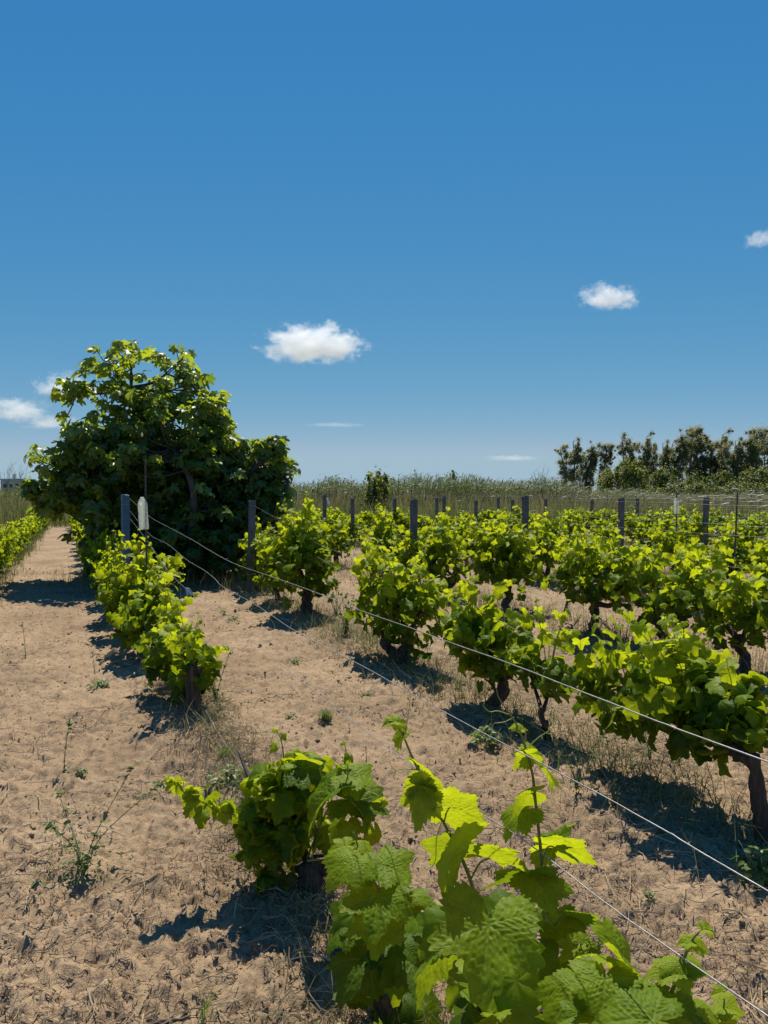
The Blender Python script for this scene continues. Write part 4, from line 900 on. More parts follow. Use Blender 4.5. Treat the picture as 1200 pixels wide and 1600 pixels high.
wire(ext(RA([(646, 862), (700, 873), (755, 905), (823, 922), (900, 942), (990, 955), (1100, 975), (1200, 987)], 'C')), 'lower wire of the third row, in front of the bare black trunk', wob=.002)
for row, Y1 in (('D', 22), ('E', 24), ('F', 26), ('G', 28), ('H', 28), ('I', 28)):
    Y0 = max(ROWD[row]/.9205*1200/(1290-90), 3)
    seg(row, (1.34, .98, .60), Y0, Y1, [f'{n} wire of the {ROWN[row]}' for n in NMZ])
# tag and rag
def cloth(name, c, pts2, mat, lab, cat):
    mb = MB(); V = [(x, rng.normal(0, .004), z) for x, z in pts2]; V2 = [(x, y+.004, z) for x, y, z in V]; n = len(V)
    q = [[i, (i+1) % n, n+(i+1) % n, n+i] for i in range(n)]; ce = np.mean(V, 0); V = V+V2+[tuple(ce+[0, -.003, 0]), tuple(ce+[0, .007, 0])]
    tri = [[i, 2*n, (i+1) % n] for i in range(n)]+[[n+i, n+(i+1) % n, 2*n+1] for i in range(n)]
    mb.add(V, [q, tri]); o = mb.obj(name, mat); o.location = c; tag(o, lab, cat)
M_TAG = pbr('faded_blue_plastic', [(.3, (.16, .22, .30)), (.7, (.30, .36, .42))], rough=.5, bump=.1)
M_RAG = pbr('white_rag', [(.3, (.6, .62, .62)), (.7, (.75, .77, .77))], rough=.9, bump=.2)
cloth('wire_tag', planept(291, 918, 'A'), [(-.01, 0), (.02, -.005), (.045, -.04), (.03, -.07), (.02, -.045), (.01, -.075), (0, -.06)], M_TAG, 'small torn blue plastic tag hanging on the nearest row\'s wire', 'tag')
cloth('rag', P(511, 779, 21.3), [(-.02, 0), (.0, .02), (.10, -.14), (.07, -.17), (.02, -.15)], M_RAG, 'small white rag beside the far post right of the fig tree', 'rag')

# ---------------------------------------------------------------- reeds, grasses, weeds
def blades(mb, base, hgt, bend, width, age, nseg=3):
    """thin tapering blades; base (k,3), bend (k,3) horizontal drift"""
    k = len(base); s = np.linspace(0, 1, nseg+1); side = nrm(np.cross(randdir(k)*np.array([1, 1, 0]), np.array([0, 0, 1.0])))
    c = base[:, None]+bend[:, None]*(s**2)[None, :, None]+np.stack([np.zeros((k, nseg+1))]*2+[hgt[:, None]*s[None]*(1-.12*s[None])], -1)
    wd = width[:, None]*(1-s[None]**2*.92)
    Lf = c-side[:, None]*wd[..., None]/2; Rt = c+side[:, None]*wd[..., None]/2
    V = np.stack([Lf, Rt], 2).reshape(k, -1, 3); m = 2*(nseg+1)
    f = np.array([[2*i, 2*i+1, 2*i+3, 2*i+2] for i in range(nseg)]); off = (np.arange(k)*m)[:, None, None]
    mb.add(V.reshape(-1, 3), [(f[None]+off).reshape(-1, 4)], age=np.repeat(age, m))
def reeds():
    mb = MB(); k = 11000
    ang = rng.uniform(-.62, .60, k); Y = 44+rng.random(k)**1.4*16; X = Y*ang
    px = X/Y*1200+600
    top = np.interp(px, [-150, 0, 60, 440, 480, 520, 640, 730, 800, 860, 900, 1000, 1400], [758, 757, 757, 746, 746, 743, 739, 739, 743, 745, 762, 768, 768])
    top = top+rng.normal(0, 2.6, k)+7*noise2(px*.025, px*0, 77)*2+3*noise2(px*.11, px*0, 78)*2-1
    h = 1.5+(766-top)*Y/1200; h = np.maximum(h*rng.uniform(.70, 1.02, k), .6); z0 = np.zeros(k)
    base = np.stack([X, Y, z0], -1)
    bend = np.stack([rng.normal(.18, .22, k), rng.normal(0, .2, k), 0*X], -1)
    stemage = np.clip(rng.normal(.6, .25, k), 0, 1); blades(mb, base, h, bend, np.full(k, .045), stemage)
    k2 = 5
    for q in range(k2):
        s = rng.uniform(.45, .97, k); b = base+bend*(s**2)[:, None]; b[:, 2] += h*s*(1-.12*s)
        keep = rng.random(k) < .85; b = b[keep]; kk = len(b)
        blades(mb, b, rng.uniform(.05, .30, kk), np.stack([rng.normal(.15, .28, kk), rng.normal(0, .2, kk), 0*b[:, 0]], -1), rng.uniform(.04, .075, kk), np.clip(rng.normal(.25, .25, kk)+(.35*(s[keep] < .66))+.5*noise2(b[:, 0]*.35, b[:, 1]*.3, 41), 0, 1), 2)
    o = mb.obj('reed_bed', M_REED, smooth=False); tag(o, 'long band of tall grey-green reeds behind the vineyard', 'reeds', kind='stuff')
reeds()
def grassband(name, lab, n, f, hmu, hsd, wd, age, mat=M_GRASS, seg=2, bendv=.15, cat='grass'):
    X, Y = f(n); mb = MB(); h = np.maximum(rng.normal(hmu, hsd, n), hmu*.3)
    z = np.where(np.hypot(X, Y) < 30, gh(X, Y)+ghd(X, Y), 0)-.01
    blades(mb, np.stack([X, Y, z], -1), h, np.stack([rng.normal(0, bendv, n)*h, rng.normal(0, bendv, n)*h, 0*X], -1), wd*rng.uniform(.7, 1.3, n), np.clip(rng.normal(age, .22, n)+.5*noise2(X*.7, Y*.7, 55), 0, 1), seg)
    o = mb.obj(name, mat, smooth=False); tag(o, lab, cat, kind='stuff'); return o
def fan(y0, y1, a0, a1):
    def f(n):
        Y = y0+(y1-y0)*rng.random(n); return Y*rng.uniform(a0, a1, n), Y
    return f
grassband('meadow_grass', 'tall green weeds and grass between the vine rows and the reeds', 22000, fan(30.5, 45, -.62, .62), .85, .25, .035, .38, bendv=.2)
grassband('dry_grass', 'straw-coloured dry grass standing before the reeds', 9000, fan(36, 46, -.62, .62), 1.35, .3, .022, .85, bendv=.2)
def strip(row, t0, t1, wd, off=0.0):
    def f(n):
        t = t0+(t1-t0)*rng.random(n); o_ = off+rng.normal(0, wd, n); p = U[None]*t[:, None]+N_[None]*(ROWD[row]+o_)[:, None]; return p[:, 0], p[:, 1]
    return f
def zf(n):
    Y = rng.uniform(9.5, 30, n); X = -5.95-(Y-11.6)*.397+rng.normal(0, .12, n); return X, Y
grassband('row_weeds', 'green grass fringe between the sandy path and the left vine row', 4500, zf, .11, .05, .007, .12)
grassband('row_weeds', 'mixed dry and green weeds under the second row of vines', 3600, strip('B', 2.0, 12, .24), .13, .09, .0032, .60, bendv=.6)
grassband('row_weeds', 'low dark green weeds at the feet of the second row of vines', 1800, strip('B', 2.0, 10, .15), .09, .06, .006, .15, bendv=.6)
grassband('row_weeds', 'small green weeds among the straw along the nearest row', 900, strip('A', 1.2, 6, .10), .07, .04, .004, .2, bendv=.6)
grassband('row_weeds', 'thin tangle of dry weeds at the feet of the nearest vine row', 3600, strip('A', .6, 8.5, .11), .12, .06, .0030, .68, bendv=.5)
grassband('row_weeds', 'dry weeds under the third row of vines', 4000, strip('C', 3, 14, .3), .17, .10, .005, .6, bendv=.5)
for r_, lb in (('D', 'fourth'), ('E', 'fifth'), ('F', 'sixth'), ('G', 'seventh')):
    grassband('row_weeds', f'green and dry weeds under the {lb} row of vines', 6000, strip(r_, rowt(r_, max(ROWD[r_]/.9205*1200/1160, 3)), 24, .3), .20, .10, .008, .5, bendv=.4)
grassband('row_weeds', 'rough grass growing around the foot of the fig tree', 2200, lambda n: (-3.2+rng.normal(0, 1.0, n), 12.3+rng.normal(0, .8, n)), .22, .1, .006, .45)

# dry straw, twigs and clods lying on the sand
def litter(name, lab, n, f, L0, L1, rad, age, mat, lift=.004, kind='stuff', cat='straw'):
    X, Y = f(n); mb = MB(); L = rng.uniform(L0, L1, n)*rng.uniform(.4, 1, n); a = rng.uniform(0, math.pi*2, n); m = 4
    s = np.linspace(-.5, .5, m); bend = rng.normal(0, .08, n)*L
    px = X[:, None]+np.cos(a)[:, None]*s[None]*L[:, None]-np.sin(a)[:, None]*bend[:, None]*(s[None]**2)*4
    py = Y[:, None]+np.sin(a)[:, None]*s[None]*L[:, None]+np.cos(a)[:, None]*bend[:, None]*(s[None]**2)*4
    pz = gh(px, py)+ghd(px, py); pz = pz.mean(1, keepdims=True)*.6+pz*.4+lift+rng.uniform(-.3, 1, (n, m))*lift
    C = np.stack([px, py, pz], -1); d = np.stack([-np.sin(a), np.cos(a), 0*a], -1)[:, None]; r = (rad*rng.uniform(.5, 1.5, n))[:, None, None]
    A_ = C-d*r; B_ = C+np.array([0, 0, 1.0])*r*1.3; D_ = C+d*r
    V = np.stack([A_, B_, D_], 2).reshape(n, -1, 3); f_ = []
    for i in range(m-1): f_ += [[3*i, 3*i+3, 3*i+4, 3*i+1], [3*i+1, 3*i+4, 3*i+5, 3*i+2]]
    off = (np.arange(n)*m*3)[:, None, None]; mb.add(V.reshape(-1, 3), [(np.array(f_)[None]+off).reshape(-1, 4)], age=np.repeat(np.clip(rng.normal(age, .25, n), 0, 1), m*3))
    o = mb.obj(name, mat, smooth=False); tag(o, lab, cat, kind=kind)
def patchy(y0, y1, a0, a1, thr=-.05, sc=1.2, seed=60, p=1.5):
    def f(n):
        X = []; Yy = []
        while sum(len(q) for q in X) < n:
            Y = y0+(y1-y0)*rng.random(n*2)**p; x = Y*rng.uniform(a0, a1, n*2); k = noise2(x*sc, Y*sc, seed)+.5*noise2(x*sc*3, Y*sc*3, seed+1) > thr; X.append(x[k]); Yy.append(Y[k])
        return np.concatenate(X)[:n], np.concatenate(Yy)[:n]
    return f
litter('straw_litter', 'fine dry straw scattered over the sandy soil', 16000, patchy(1.9, 14, -.65, .62, .0), .02, .09, .0009, .62, M_STRAW)
litter('straw_litter', 'longer pale straws lying in patches on the sand', 2800, patchy(1.9, 10, -.65, .62, .12, 2.0, 70), .07, .28, .0015, .9, M_STRAW, .008)
litter('twig_litter', 'dark broken twigs and bark crumbs strewn on the sand', 2800, patchy(1.9, 12, -.65, .62, .02, 1.6, 80), 0.010, .05, .0014, .22, M_STRAW, cat='twigs')
litter('straw_litter', 'straw and pruned canes lying along the foot of the nearest row', 2200, strip('A', .5, 6, .14), .05, .22, .0014, .6, M_STRAW, .02)
litter('straw_litter', 'straw thrown over the ground beneath the second row', 2600, strip('B', 1.5, 9, .32, .15), .05, .2, .0013, .75, M_STRAW, .012)
def clods(n=6500):
    X, Y = patchy(1.9, 15, -.65, .62, -.02, 2.4, 90)(n); r = rng.uniform(.002, .0065, n)*np.where(rng.random(n) < .06, 2.2, 1)*(.8+Y/9)
    th = np.array([[1, 0, 0], [-1, 0, 0], [0, 1, 0], [0, -1, 0], [0, 0, 1], [0, 0, -1]], float)
    V = np.stack([X, Y, gh(X, Y)+ghd(X, Y)+r*.25], -1)[:, None]+th[None]*r[:, None, None]*rng.uniform(.6, 1.4, (n, 6, 1))
    f = np.array([[0, 2, 4], [2, 1, 4], [1, 3, 4], [3, 0, 4], [2, 0, 5], [1, 2, 5], [3, 1, 5], [0, 3, 5]]); off = (np.arange(n)*6)[:, None, None]
    mb = MB(); mb.add(V.reshape(-1, 3), [(f[None]+off).reshape(-1, 3)]); o = mb.obj('soil_clods', M_SOIL); tag(o, 'small clods and pebbles of sandy soil', 'clods', kind='stuff')
clods()

# ---------------------------------------------------------------- single weeds near the camera
def weed(px, py, kind, h, lab, group='weeds on the sand', spread=1.0, dens=1.0):
    b = onG(G(px, py)); e = empty('weed', b, lab, 'weed', group); sm, fm = MB(), MB()
    if kind == 'tuft':
        k = int(60*dens); a = rng.uniform(0, 6.28, k); o = np.stack([np.cos(a), np.sin(a), 0*a], -1); r = rng.random((k, 1))*h*.7*spread
        p = o*r+np.array([0, 0, 1])*rng.uniform(.1, .8, (k, 1))*h*(1-r/h*.5)
        add_leaves(fm, T_LANCE, p, nrm(np.array([0, 0, .7])+randdir(k)*.5), nrm(o+np.array([0, 0, .6])+randdir(k)*.4), rng.uniform(.35, .8, k)*h*.42, np.clip(rng.normal(.5, .2, k), 0, 1), .8)
        for i in range(7): sm.tube([np.zeros(3), o[i]*h*.35*spread+[0, 0, h*.4], o[i]*h*.6*spread+[0, 0, h*.8]], .0012, 4)
    elif kind == 'grass':
        k = int(90*dens); blades(fm, np.stack([rng.normal(0, h*.12*spread, k), rng.normal(0, h*.12*spread, k), np.zeros(k)], -1), rng.uniform(.5, 1, k)*h, np.stack([rng.normal(0, .4, k)*h, rng.normal(0, .4, k)*h, np.zeros(k)], -1), np.full(k, .0045), np.clip(rng.normal(.55, .2, k), 0, 1), 3)
        sm.tube([np.zeros(3), [0, 0, h*.4]], .001, 4)
    else:       # tall thin stalks with sparse leaves
        nst = dict(stalk=1, stalks=4, bushy=9)[kind]
        for s_ in range(nst):
            a = rng.uniform(0, 6.28); ln = rng.uniform(.6, 1)*h; d = np.array([math.cos(a), math.sin(a), 0])*ln*(.55 if nst > 1 else .1)*spread
            pth = smoothpath([np.zeros(3), d*.25+[0, 0, ln*.4], d*.9+[0, 0, ln*.85], d*1.15+[0, 0, ln]], 12); sm.tube(pth, np.linspace(.0028, .0008, len(pth)), 5)
            k = int(13*dens); q = pth[rng.integers(0, len(pth), k)]; oo = nrm(randdir(k)*np.array([1, 1, .4])+np.array([0, 0, .3]))
            for i in range(min(k, 8)):
                e2 = q[i]+oo[i]*h*rng.uniform(.06, .16); sm.tube([q[i], e2], .0007, 3)
                m = 9; add_leaves(fm, T_LANCE, q[i]+(e2-q[i])*rng.random((m, 1)), randdir(m)*.5+[0, 0, .8], nrm(oo[i]+randdir(m)*.8), h*rng.uniform(.018, .04, m), np.clip(rng.normal(.35, .15, m), 0, 1), .7)
            add_leaves(fm, T_LANCE, q, randdir(k)*.6+[0, 0, .7], oo, h*rng.uniform(.03, .08, k), np.clip(rng.normal(.35, .2, k), 0, 1), .7)
        k = int(130*dens*(nst > 1)); 
        if k:
            a = rng.uniform(0, 6.28, k); o = np.stack([np.cos(a), np.sin(a), 0*a], -1); p = o*rng.random((k, 1))*h*.35*spread+np.array([0, 0, 1])*rng.uniform(.02, .25, (k, 1))*h
            add_leaves(fm, T_LANCE, p, randdir(k)*.6+[0, 0, .7], nrm(o+randdir(k)*.7), h*rng.uniform(.02, .05, k), np.clip(rng.normal(.35, .2, k), 0, 1), .55)
    sm.obj('stem', M_STEM, e); fm.obj('leaves', M_WEED, e)
weed(130, 1368, 'stalks', .42, 'widest feathery weed with long bare stalks in the lower left sand', dens=2.0, spread=1.35)
weed(100, 1200, 'stalk', .42, 'tall single-stalked weed above the widest feathery weed', dens=1.6)
weed(129, 1212, 'tuft', .06, 'tiny green seedling right of the tall single-stalked weed')
weed(40, 1030, 'stalk', .36, 'thin upright weed by the left edge', dens=1.5)
weed(155, 1075, 'tuft', .12, 'green tuft in the sand left of the stump', dens=1.3)
weed(148, 1050, 'stalk', .22, 'dry sprig just behind the green tuft left of the stump')
weed(338, 1108, 'bushy', .36, 'upright green weed growing right of the stump', dens=1.6, spread=.6)
weed(335, 1140, 'grass', .08, 'low grass patch at the foot of the stump')
weed(352, 1195, 'grass', .10, 'bright green tuft by the loose wire', dens=1.1)
weed(365, 1232, 'tuft', .13, 'grey-green mat behind the low bushy vine', dens=1.8, spread=1.4)
weed(509, 1133, 'grass', .09, 'larger green tuft in the middle of the bare strip', dens=1.4, spread=1.6)
weed(453, 1128, 'tuft', .055, 'small seedling left of the larger tuft in the bare strip')
weed(388, 1098, 'tuft', .05, 'smallest seedling of the bare strip, right of the upright green weed')
weed(460, 1038, 'tuft', .08, 'flat green weed in the bare strip below the kinked wire', spread=1.5)
weed(365, 972, 'tuft', .11, 'bigger of two weeds just in front of the fig tree shade')
weed(350, 960, 'tuft', .07, 'smaller of two weeds just in front of the fig tree shade')
weed(576, 1092, 'tuft', .07, 'flat green weed left of the round knee-high vine', spread=1.5)
weed(573, 1205, 'stalk', .12, 'small sprig standing alone in the middle of the bare strip')
weed(540, 1000, 'bushy', .48, 'tall pale weed with a dark stalk in front of the two-trunk vine', dens=1.8, spread=.5)
weed(525, 965, 'bushy', .35, 'yellowish weed clump behind the tall pale weed', dens=1.5, spread=.8)
weed(1015, 1190, 'stalks', .36, 'thin dry stalks under the big spreading vine', dens=.5, spread=.6)
weed(960, 1270, 'stalks', .30, 'grassy stalks in the shadow of the big spreading vine', dens=.8, spread=.7)
weed(900, 1250, 'stalks', .32, 'leafless stalks left of the big spreading vine', dens=.5, spread=.7)
weed(1060, 1195, 'bushy', .2, 'small dark weed under the arm of the big spreading vine', spread=.9)
weed(1195, 1385, 'tuft', .16, 'green weed at the foot of the thick pale trunk on the right edge', dens=2)
weed(1015, 1412, 'tuft', .04, 'flat seedling on the sand right of the foreground leaves')
weed(810, 1150, 'bushy', .18, 'brown weed beside the short black trunk', spread=.9)
weed(560, 1500, 'bushy', .16, 'dark grassy weed in the shadow of the crinkled vine', dens=1.3)
weed(320, 1600, 'grass', .14, 'yellow-green grass blades at the bottom edge', dens=.12)
weed(600, 985, 'tuft', .14, 'green weed at the foot of the two leaning trunks', dens=1.4)
weed(635, 1010, 'bushy', .22, 'dark weed in the shade between the two leaning trunks', dens=1.2)
weed(760, 1165, 'tuft', .14, 'dark low weed in the shadow below the round knee-high vine', dens=1.6)
weed(885, 1000, 'bushy', .2, 'fine dry bush between the wooden stake and the sand', dens=1.2)
weed(965, 1010, 'bushy', .26, 'wiry dry bush right of the bare black trunk', dens=1.2, spread=1.2)

def twig(px, py, L, ang, lab, r=.004, up=.0):
    b = onG(G(px, py)); n = 9; s = np.linspace(0, 1, n); a = math.radians(ang); x = np.cos(a)*s*L; y = np.sin(a)*s*L
    wob = np.cumsum(rng.normal(0, L*.03, n)); x = x-np.sin(a)*wob; y = y+np.cos(a)*wob
    z = np.array([gz((b[0]+x[i], b[1]+y[i])) for i in range(n)])+r+up*s; mb = MB(); mb.tube(np.stack([x, y, z-b[2]], -1), np.linspace(r, r*.5, n), 6, rough=.2)
    for q in (4, 6):
        mb.tube(np.stack([x[q]+np.array([0, .15, .3])*L*math.cos(a+.7), y[q]+np.array([0, .15, .3])*L*math.sin(a+.7), z[q]-b[2]+np.array([0, .01, .005])], -1), [r*.5, r*.4, r*.2], 5)
    o = mb.obj('dry_twig', M_TWIG); o.location = b; tag(o, lab, 'twig', 'dry twigs on the sand')
twig(20, 1355, .16, 20, 'curved twig in the debris by the left edge')
twig(275, 1440, .12, 80, 'short thick twig lying left of the black vine shadow', .005)
twig(395, 1500, .18, 150, 'pale straight twig at the edge of the black vine shadow', .003)
twig(280, 1545, .10, 120, 'short dark twig beside the yellow-green grass blades', .005)
twig(140, 1030, .22, -30, 'forked twig arching out of the sand left of the stump', .004, .03)
twig(230, 1590, .12, 5, 'grey chip of wood near the bottom edge', .006)
twig(150, 1500, .25, 60, 'long thin forked twig in the bottom left straw', .0025)
twig(110, 1460, .2, 230, 'thin twig below the widest feathery weed', .0025)
twig(880, 1475, .12, 160, 'dark twig right of the foreground leaves', .005)
twig(240, 1160, .3, 60, 'slanting dry cane between the stump and the left weeds', .003, .08)

# ---------------------------------------------------------------- wild carrot
def carrot_proto():
    pass
def wild_carrot(i, px, Y, topy, lab, group):
    b = P(px, 800, Y)*np.array([1, 1, 0]); h = P(px, topy, Y)[2]; sm, um = MB(), MB()
    pth = smoothpath([np.zeros(3), [rng.normal(0, .03), rng.normal(0, .03), h*.5], [rng.normal(0, .05), 0, h-.06]], 8); sm.tube(pth, np.linspace(.006, .003, len(pth)), 5)
    c = pth[-1]; R_ = rng.uniform(.07, .11); k = 34; a = np.arange(k)*2.4; r = np.sqrt((np.arange(k)+.5)/k)*R_; tilt = rng.uniform(-.25, .25)
    for q in range(k):
        e = c+np.array([math.cos(a[q])*r[q], math.sin(a[q])*r[q], .06-(r[q]/R_)**2*.012+math.cos(a[q])*r[q]*tilt])
        if q % 3 == 0: sm.tube([c, e], .0012, 3)
        n = 6; an = np.linspace(0, 6.283, n, endpoint=False)+rng.uniform(0, 1); rr = .017
        V = np.vstack([[e+np.array([0, 0, .004])], e+np.stack([np.cos(an)*rr, np.sin(an)*rr, rng.normal(0, .002, n)], -1), [e-np.array([0, 0, .006])]])
        j = np.arange(n); um.add(V, [np.stack([np.zeros(n, int), 1+j, 1+(j+1) % n], -1), np.stack([np.full(n, n+1), 1+(j+1) % n, 1+j], -1)])
    k = 26; q = np.stack([rng.normal(0, .08, k), rng.normal(0, .08, k), rng.uniform(.1, .7, k)*h], -1)
    fm = MB(); add_leaves(fm, T_LANCE, q, nrm(randdir(k)+[0, 0, .5]), nrm(randdir(k)+[0, 0, .2]), rng.uniform(.06, .13, k), .35, .7)
    e = empty('wild_carrot', b, lab, 'wild flower', group)
    sm.obj('stem', M_STEM, e); um.obj('flower_head', M_UMBEL, e); fm.obj('leaves', M_WEED, e); return e
cn = [(1096, 18, 775, 'white umbel flower standing right above the grey post near the right edge'), (1152, 15, 763, 'large white umbel right beside the bare rusty rod'), (1168, 17, 772, 'white umbel between the rusty rod and the right edge, upper'),
      (1062, 17, 783, 'white umbel just right of the small white bottle'), (1136, 16, 786, 'white umbel left of the rusty rod'), (1168, 16, 783, 'lower white umbel right of the rusty rod'), (925, 24, 779, 'white umbel above the post left of the leaning one')]
for i, (px, Y, ty, lab) in enumerate(cn): wild_carrot(i, px, Y, ty, lab, 'wild carrot flowers above the right-hand vines')
for (px, Y, ty) in [(1008, 24, 771), (1020, 23, 778), (1083, 20, 781), (1120, 20, 774), (1176, 20, 766), (1190, 19, 781), (1195, 17, 790), (1160, 19, 778), (945, 25, 777), (905, 26, 779), (880, 26, 776), (1112, 19, 785), (987, 25, 769), (1145, 21, 776), (828, 27, 774), (770, 28, 775), (717, 29, 782), (1185, 15, 773), (1075, 22, 777), (1040, 24, 778)]:
    wild_carrot(9, px, Y, ty, 'one of the small far white umbels dotted over the weeds on the right', 'small far umbel flowers')

# ---------------------------------------------------------------- far trees, bushes, building, hills
def leafy(fm, C, r, k, size, agem, T=None, wid=1.0, flat=.0):
    d = randdir(k)*np.minimum(np.abs(rng.normal(0, .55, (k, 1)))+.15, 1.5); p = C+d*np.array(r)
    add_leaves(fm, T or T_LANCE, p, nrm(d+np.array([0, 0, .6])+randdir(k)*.7), nrm(randdir(k)+np.array([.3, 0, -.5])), size*rng.uniform(.6, 1.2, k), np.clip(rng.normal(agem, .2, k)+.25*d[:, 2], 0, 1), wid)
def euc_mesh(k, H):
    tm, fm = MB(), MB(); ns = 2+k % 2
    for s_ in range(ns):
        x0 = (s_-.5*(ns-1))*.5; lean = rng.normal(.25, .35)
        hh = H*rng.uniform(.82, 1.0); tp = smoothpath([np.array([x0, 0, -.1]), np.array([x0+lean*.3+rng.normal(0, .15), rng.normal(0, .3), hh*.45]), np.array([x0+lean+rng.normal(0, .2), rng.normal(0, .3), hh*.93])], 20)
        tm.tube(tp, np.linspace(.12, .03, len(tp)), 6)
        nb = 36
        for b in range(nb):
            f = rng.uniform(.22, .97) if b else 1.0; q = tp[int(f*(len(tp)-1))]; a = rng.uniform(0, 6.28); ln = rng.uniform(.25, .9)*(1.1-f*.4)
            e = q+np.array([math.cos(a)*ln+.15, math.sin(a)*ln, rng.uniform(.05, .55)])
            tm.tube(smoothpath([q, (q+e)/2-[0, 0, .08], e], 5), np.linspace(.03, .012, 6)[:len(smoothpath([q, (q+e)/2, e], 5))], 4)
            r = rng.uniform(.2, .42); leafy(fm, e, (r*1.0, r, r*1.6), int(150*r/.27), .10, .4 if f < .7 else .5, wid=.9)
            if rng.random() < .5: leafy(fm, e+rng.normal(0, .35, 3), (r*.6, r*.6, r*.7), 90, .10, .5, wid=.9)
    return tm.mesh('trunk', M_EBARK), fm.mesh('crown', M_EUC, smooth=False)
EM = [euc_mesh(k, 8.4) for k in range(5)]
ec = [(888, 676, 'leftmost tall eucalyptus of the windbreak, leaning right'), (914, 680, 'second eucalyptus from the left, close to the leftmost'), (945, 686, 'thin eucalyptus between the leftmost pair and the brownish ones'), (978, 668, 'brownish bushy eucalyptus behind the olive bushes'), (1003, 672, 'rust-tinted eucalyptus left of the tallest pair'), (1028, 680, 'low dark eucalyptus before the tallest pair'), (1050, 660, 'left one of the tallest pair of eucalyptus'), (1080, 658, 'right one of the tallest pair of eucalyptus'), (1096, 664, 'eucalyptus touching the tallest pair on the right'), (1120, 668, 'narrow eucalyptus with sky showing through its trunks'), (1140, 676, 'sparse eucalyptus in the gap near the right edge'), (1160, 664, 'eucalyptus with a small high crown near the right edge'), (1178, 660, 'dense eucalyptus second from the right edge'), (1200, 668, 'eucalyptus cut by the right edge')]
for i, (px, ty, lab) in enumerate(ec):
    Y = 80+rng.uniform(-4, 4); b = P(px, 800, Y)*np.array([1, 1, 0]); h = P(px, ty, Y)[2]
    e = empty('eucalyptus_tree', b, lab, 'tree', 'eucalyptus windbreak on the right')
    for nm, me in zip(('trunk', 'crown'), EM[i % 5]):
        o = bpy.data.objects.new(nm, me); COL.objects.link(o); o.parent = e
    s = h/8.5; e.scale = (s*rng.uniform(1.0, 1.45), s*1.2, s); e.rotation_euler = (0, 0, rng.uniform(-.5, .5))
def bush(name, px, Y, topy, wpx, lab, mat=M_BUSH, group=None, k=2200, size=.13, age=.5, cat='bush', n=5, squash=1.0, low=.1):
    b = P(px, 800, Y)*np.array([1, 1, 0]); h = P(px, topy, Y)[2]; w_ = wpx*Y/1200/2; tm, fm = MB(), MB()
    for q in range(n):
        c = np.array([rng.uniform(-.55, .55)*w_, rng.uniform(-.4, .4)*w_, h*rng.uniform(.35, .68)]) if q else np.array([0, 0, h*.62])
        r = (w_*.55, w_*.5, h*.34); tm.tube(smoothpath([np.zeros(3)-[0, 0, .05], c*.5+[0, 0, .05], c], 6), np.linspace(.05, .015, 7)[:len(smoothpath([c, c*.5, c], 6))], 5); leafy(fm, c, r, k//n, size, age, wid=1.1)
        for _ in range(4):
            d = randdir(1)[0]; d[2] = abs(d[2]); leafy(fm, c+d*np.array(r)*.95, (w_*.16, w_*.16, h*.12), k//n//6, size, age+.1, wid=1.1)
    e = empty(name, b, lab, cat, group); tm.obj('trunk', M_EBARK, e); fm.obj('crown', mat, e, smooth=False); return e
G1 = 'olive-green bushes in front of the eucalyptus'
bush('round_bush', 952, 66, 722, 62, 'olive-green bush at the left foot of the windbreak', group=G1)
bush('round_bush', 990, 64, 716, 72, 'tallest olive-green bush in front of the brownish eucalyptus', group=G1, age=.6)
bush('round_bush', 1035, 64, 728, 60, 'rounded dark bush in the middle of the windbreak foot', group=G1, age=.3)
bush('round_bush', 1085, 68, 735, 60, 'low shadowy bush under the tallest pair of eucalyptus', group=G1, age=.15)
bush('round_bush', 1130, 66, 736, 60, 'brown-green bush right of the shadowy one', group=G1, age=.25)
bush('round_bush', 1175, 64, 728, 70, 'brown-green bush nearest the right edge', group=G1, age=.3)
bush('round_bush', 1215, 64, 726, 60, 'bush cut by the right edge below the windbreak', group=G1, age=.3)
bush('dark_bush', 1150, 56, 752, 120, 'low dark hedge-like thicket below the right-hand bushes', age=.1, k=2600)
bush('dark_bush', 1060, 56, 754, 110, 'low dark thicket below the tallest eucalyptus', age=.1, k=2600)
bush('leafy_shrub', 600, 38, 737, 62, 'leafy green shrub rising out of the reeds', age=.5, k=900, size=.15)
bush('dark_shrub', 712, 52, 735, 16, 'small dark shrub head poking above the reeds', age=.05, k=260, size=.14)
bush('leafy_shrub', 585, 36, 745, 40, 'lower shrub half hidden on the left of the leafy green one', age=.4, k=500, size=.13)
bush('dark_shrub', 47, 60, 744, 30, 'dark shrub between the small flat building and the fig tree', age=.05, k=400)
for px, ty, lab in ((8, 722, 'tallest bare dry stalks by the left edge'), (38, 727, 'bare branching stalks left of the fig tree'), (842, 728, 'wispy bare stalks rising over the reeds left of the eucalyptus')):
    b = P(px, 800, 46)*np.array([1, 1, 0]); h = P(px, ty, 46)[2]; mb = MB()
    for q in range(9):
        d = np.array([rng.normal(0, .35), rng.normal(0, .3), 0]); hh = h*rng.uniform(.75, 1); p = smoothpath([d*.2, d*.6+[0, 0, hh*.6], d*1.3+[0, 0, hh]], 8); mb.tube(p, np.linspace(.014, .005, len(p)), 4)
        for z in range(4):
            s_ = p[int(rng.integers(4, len(p)))]; mb.tube([s_, s_+np.array([rng.normal(0, .2), 0, rng.uniform(.15, .4)])], [.007, .003], 3)
    o = mb.obj('dry_stalks', M_TWIG); o.location = b; tag(o, lab, 'dry plant', 'bare stalks against the sky')

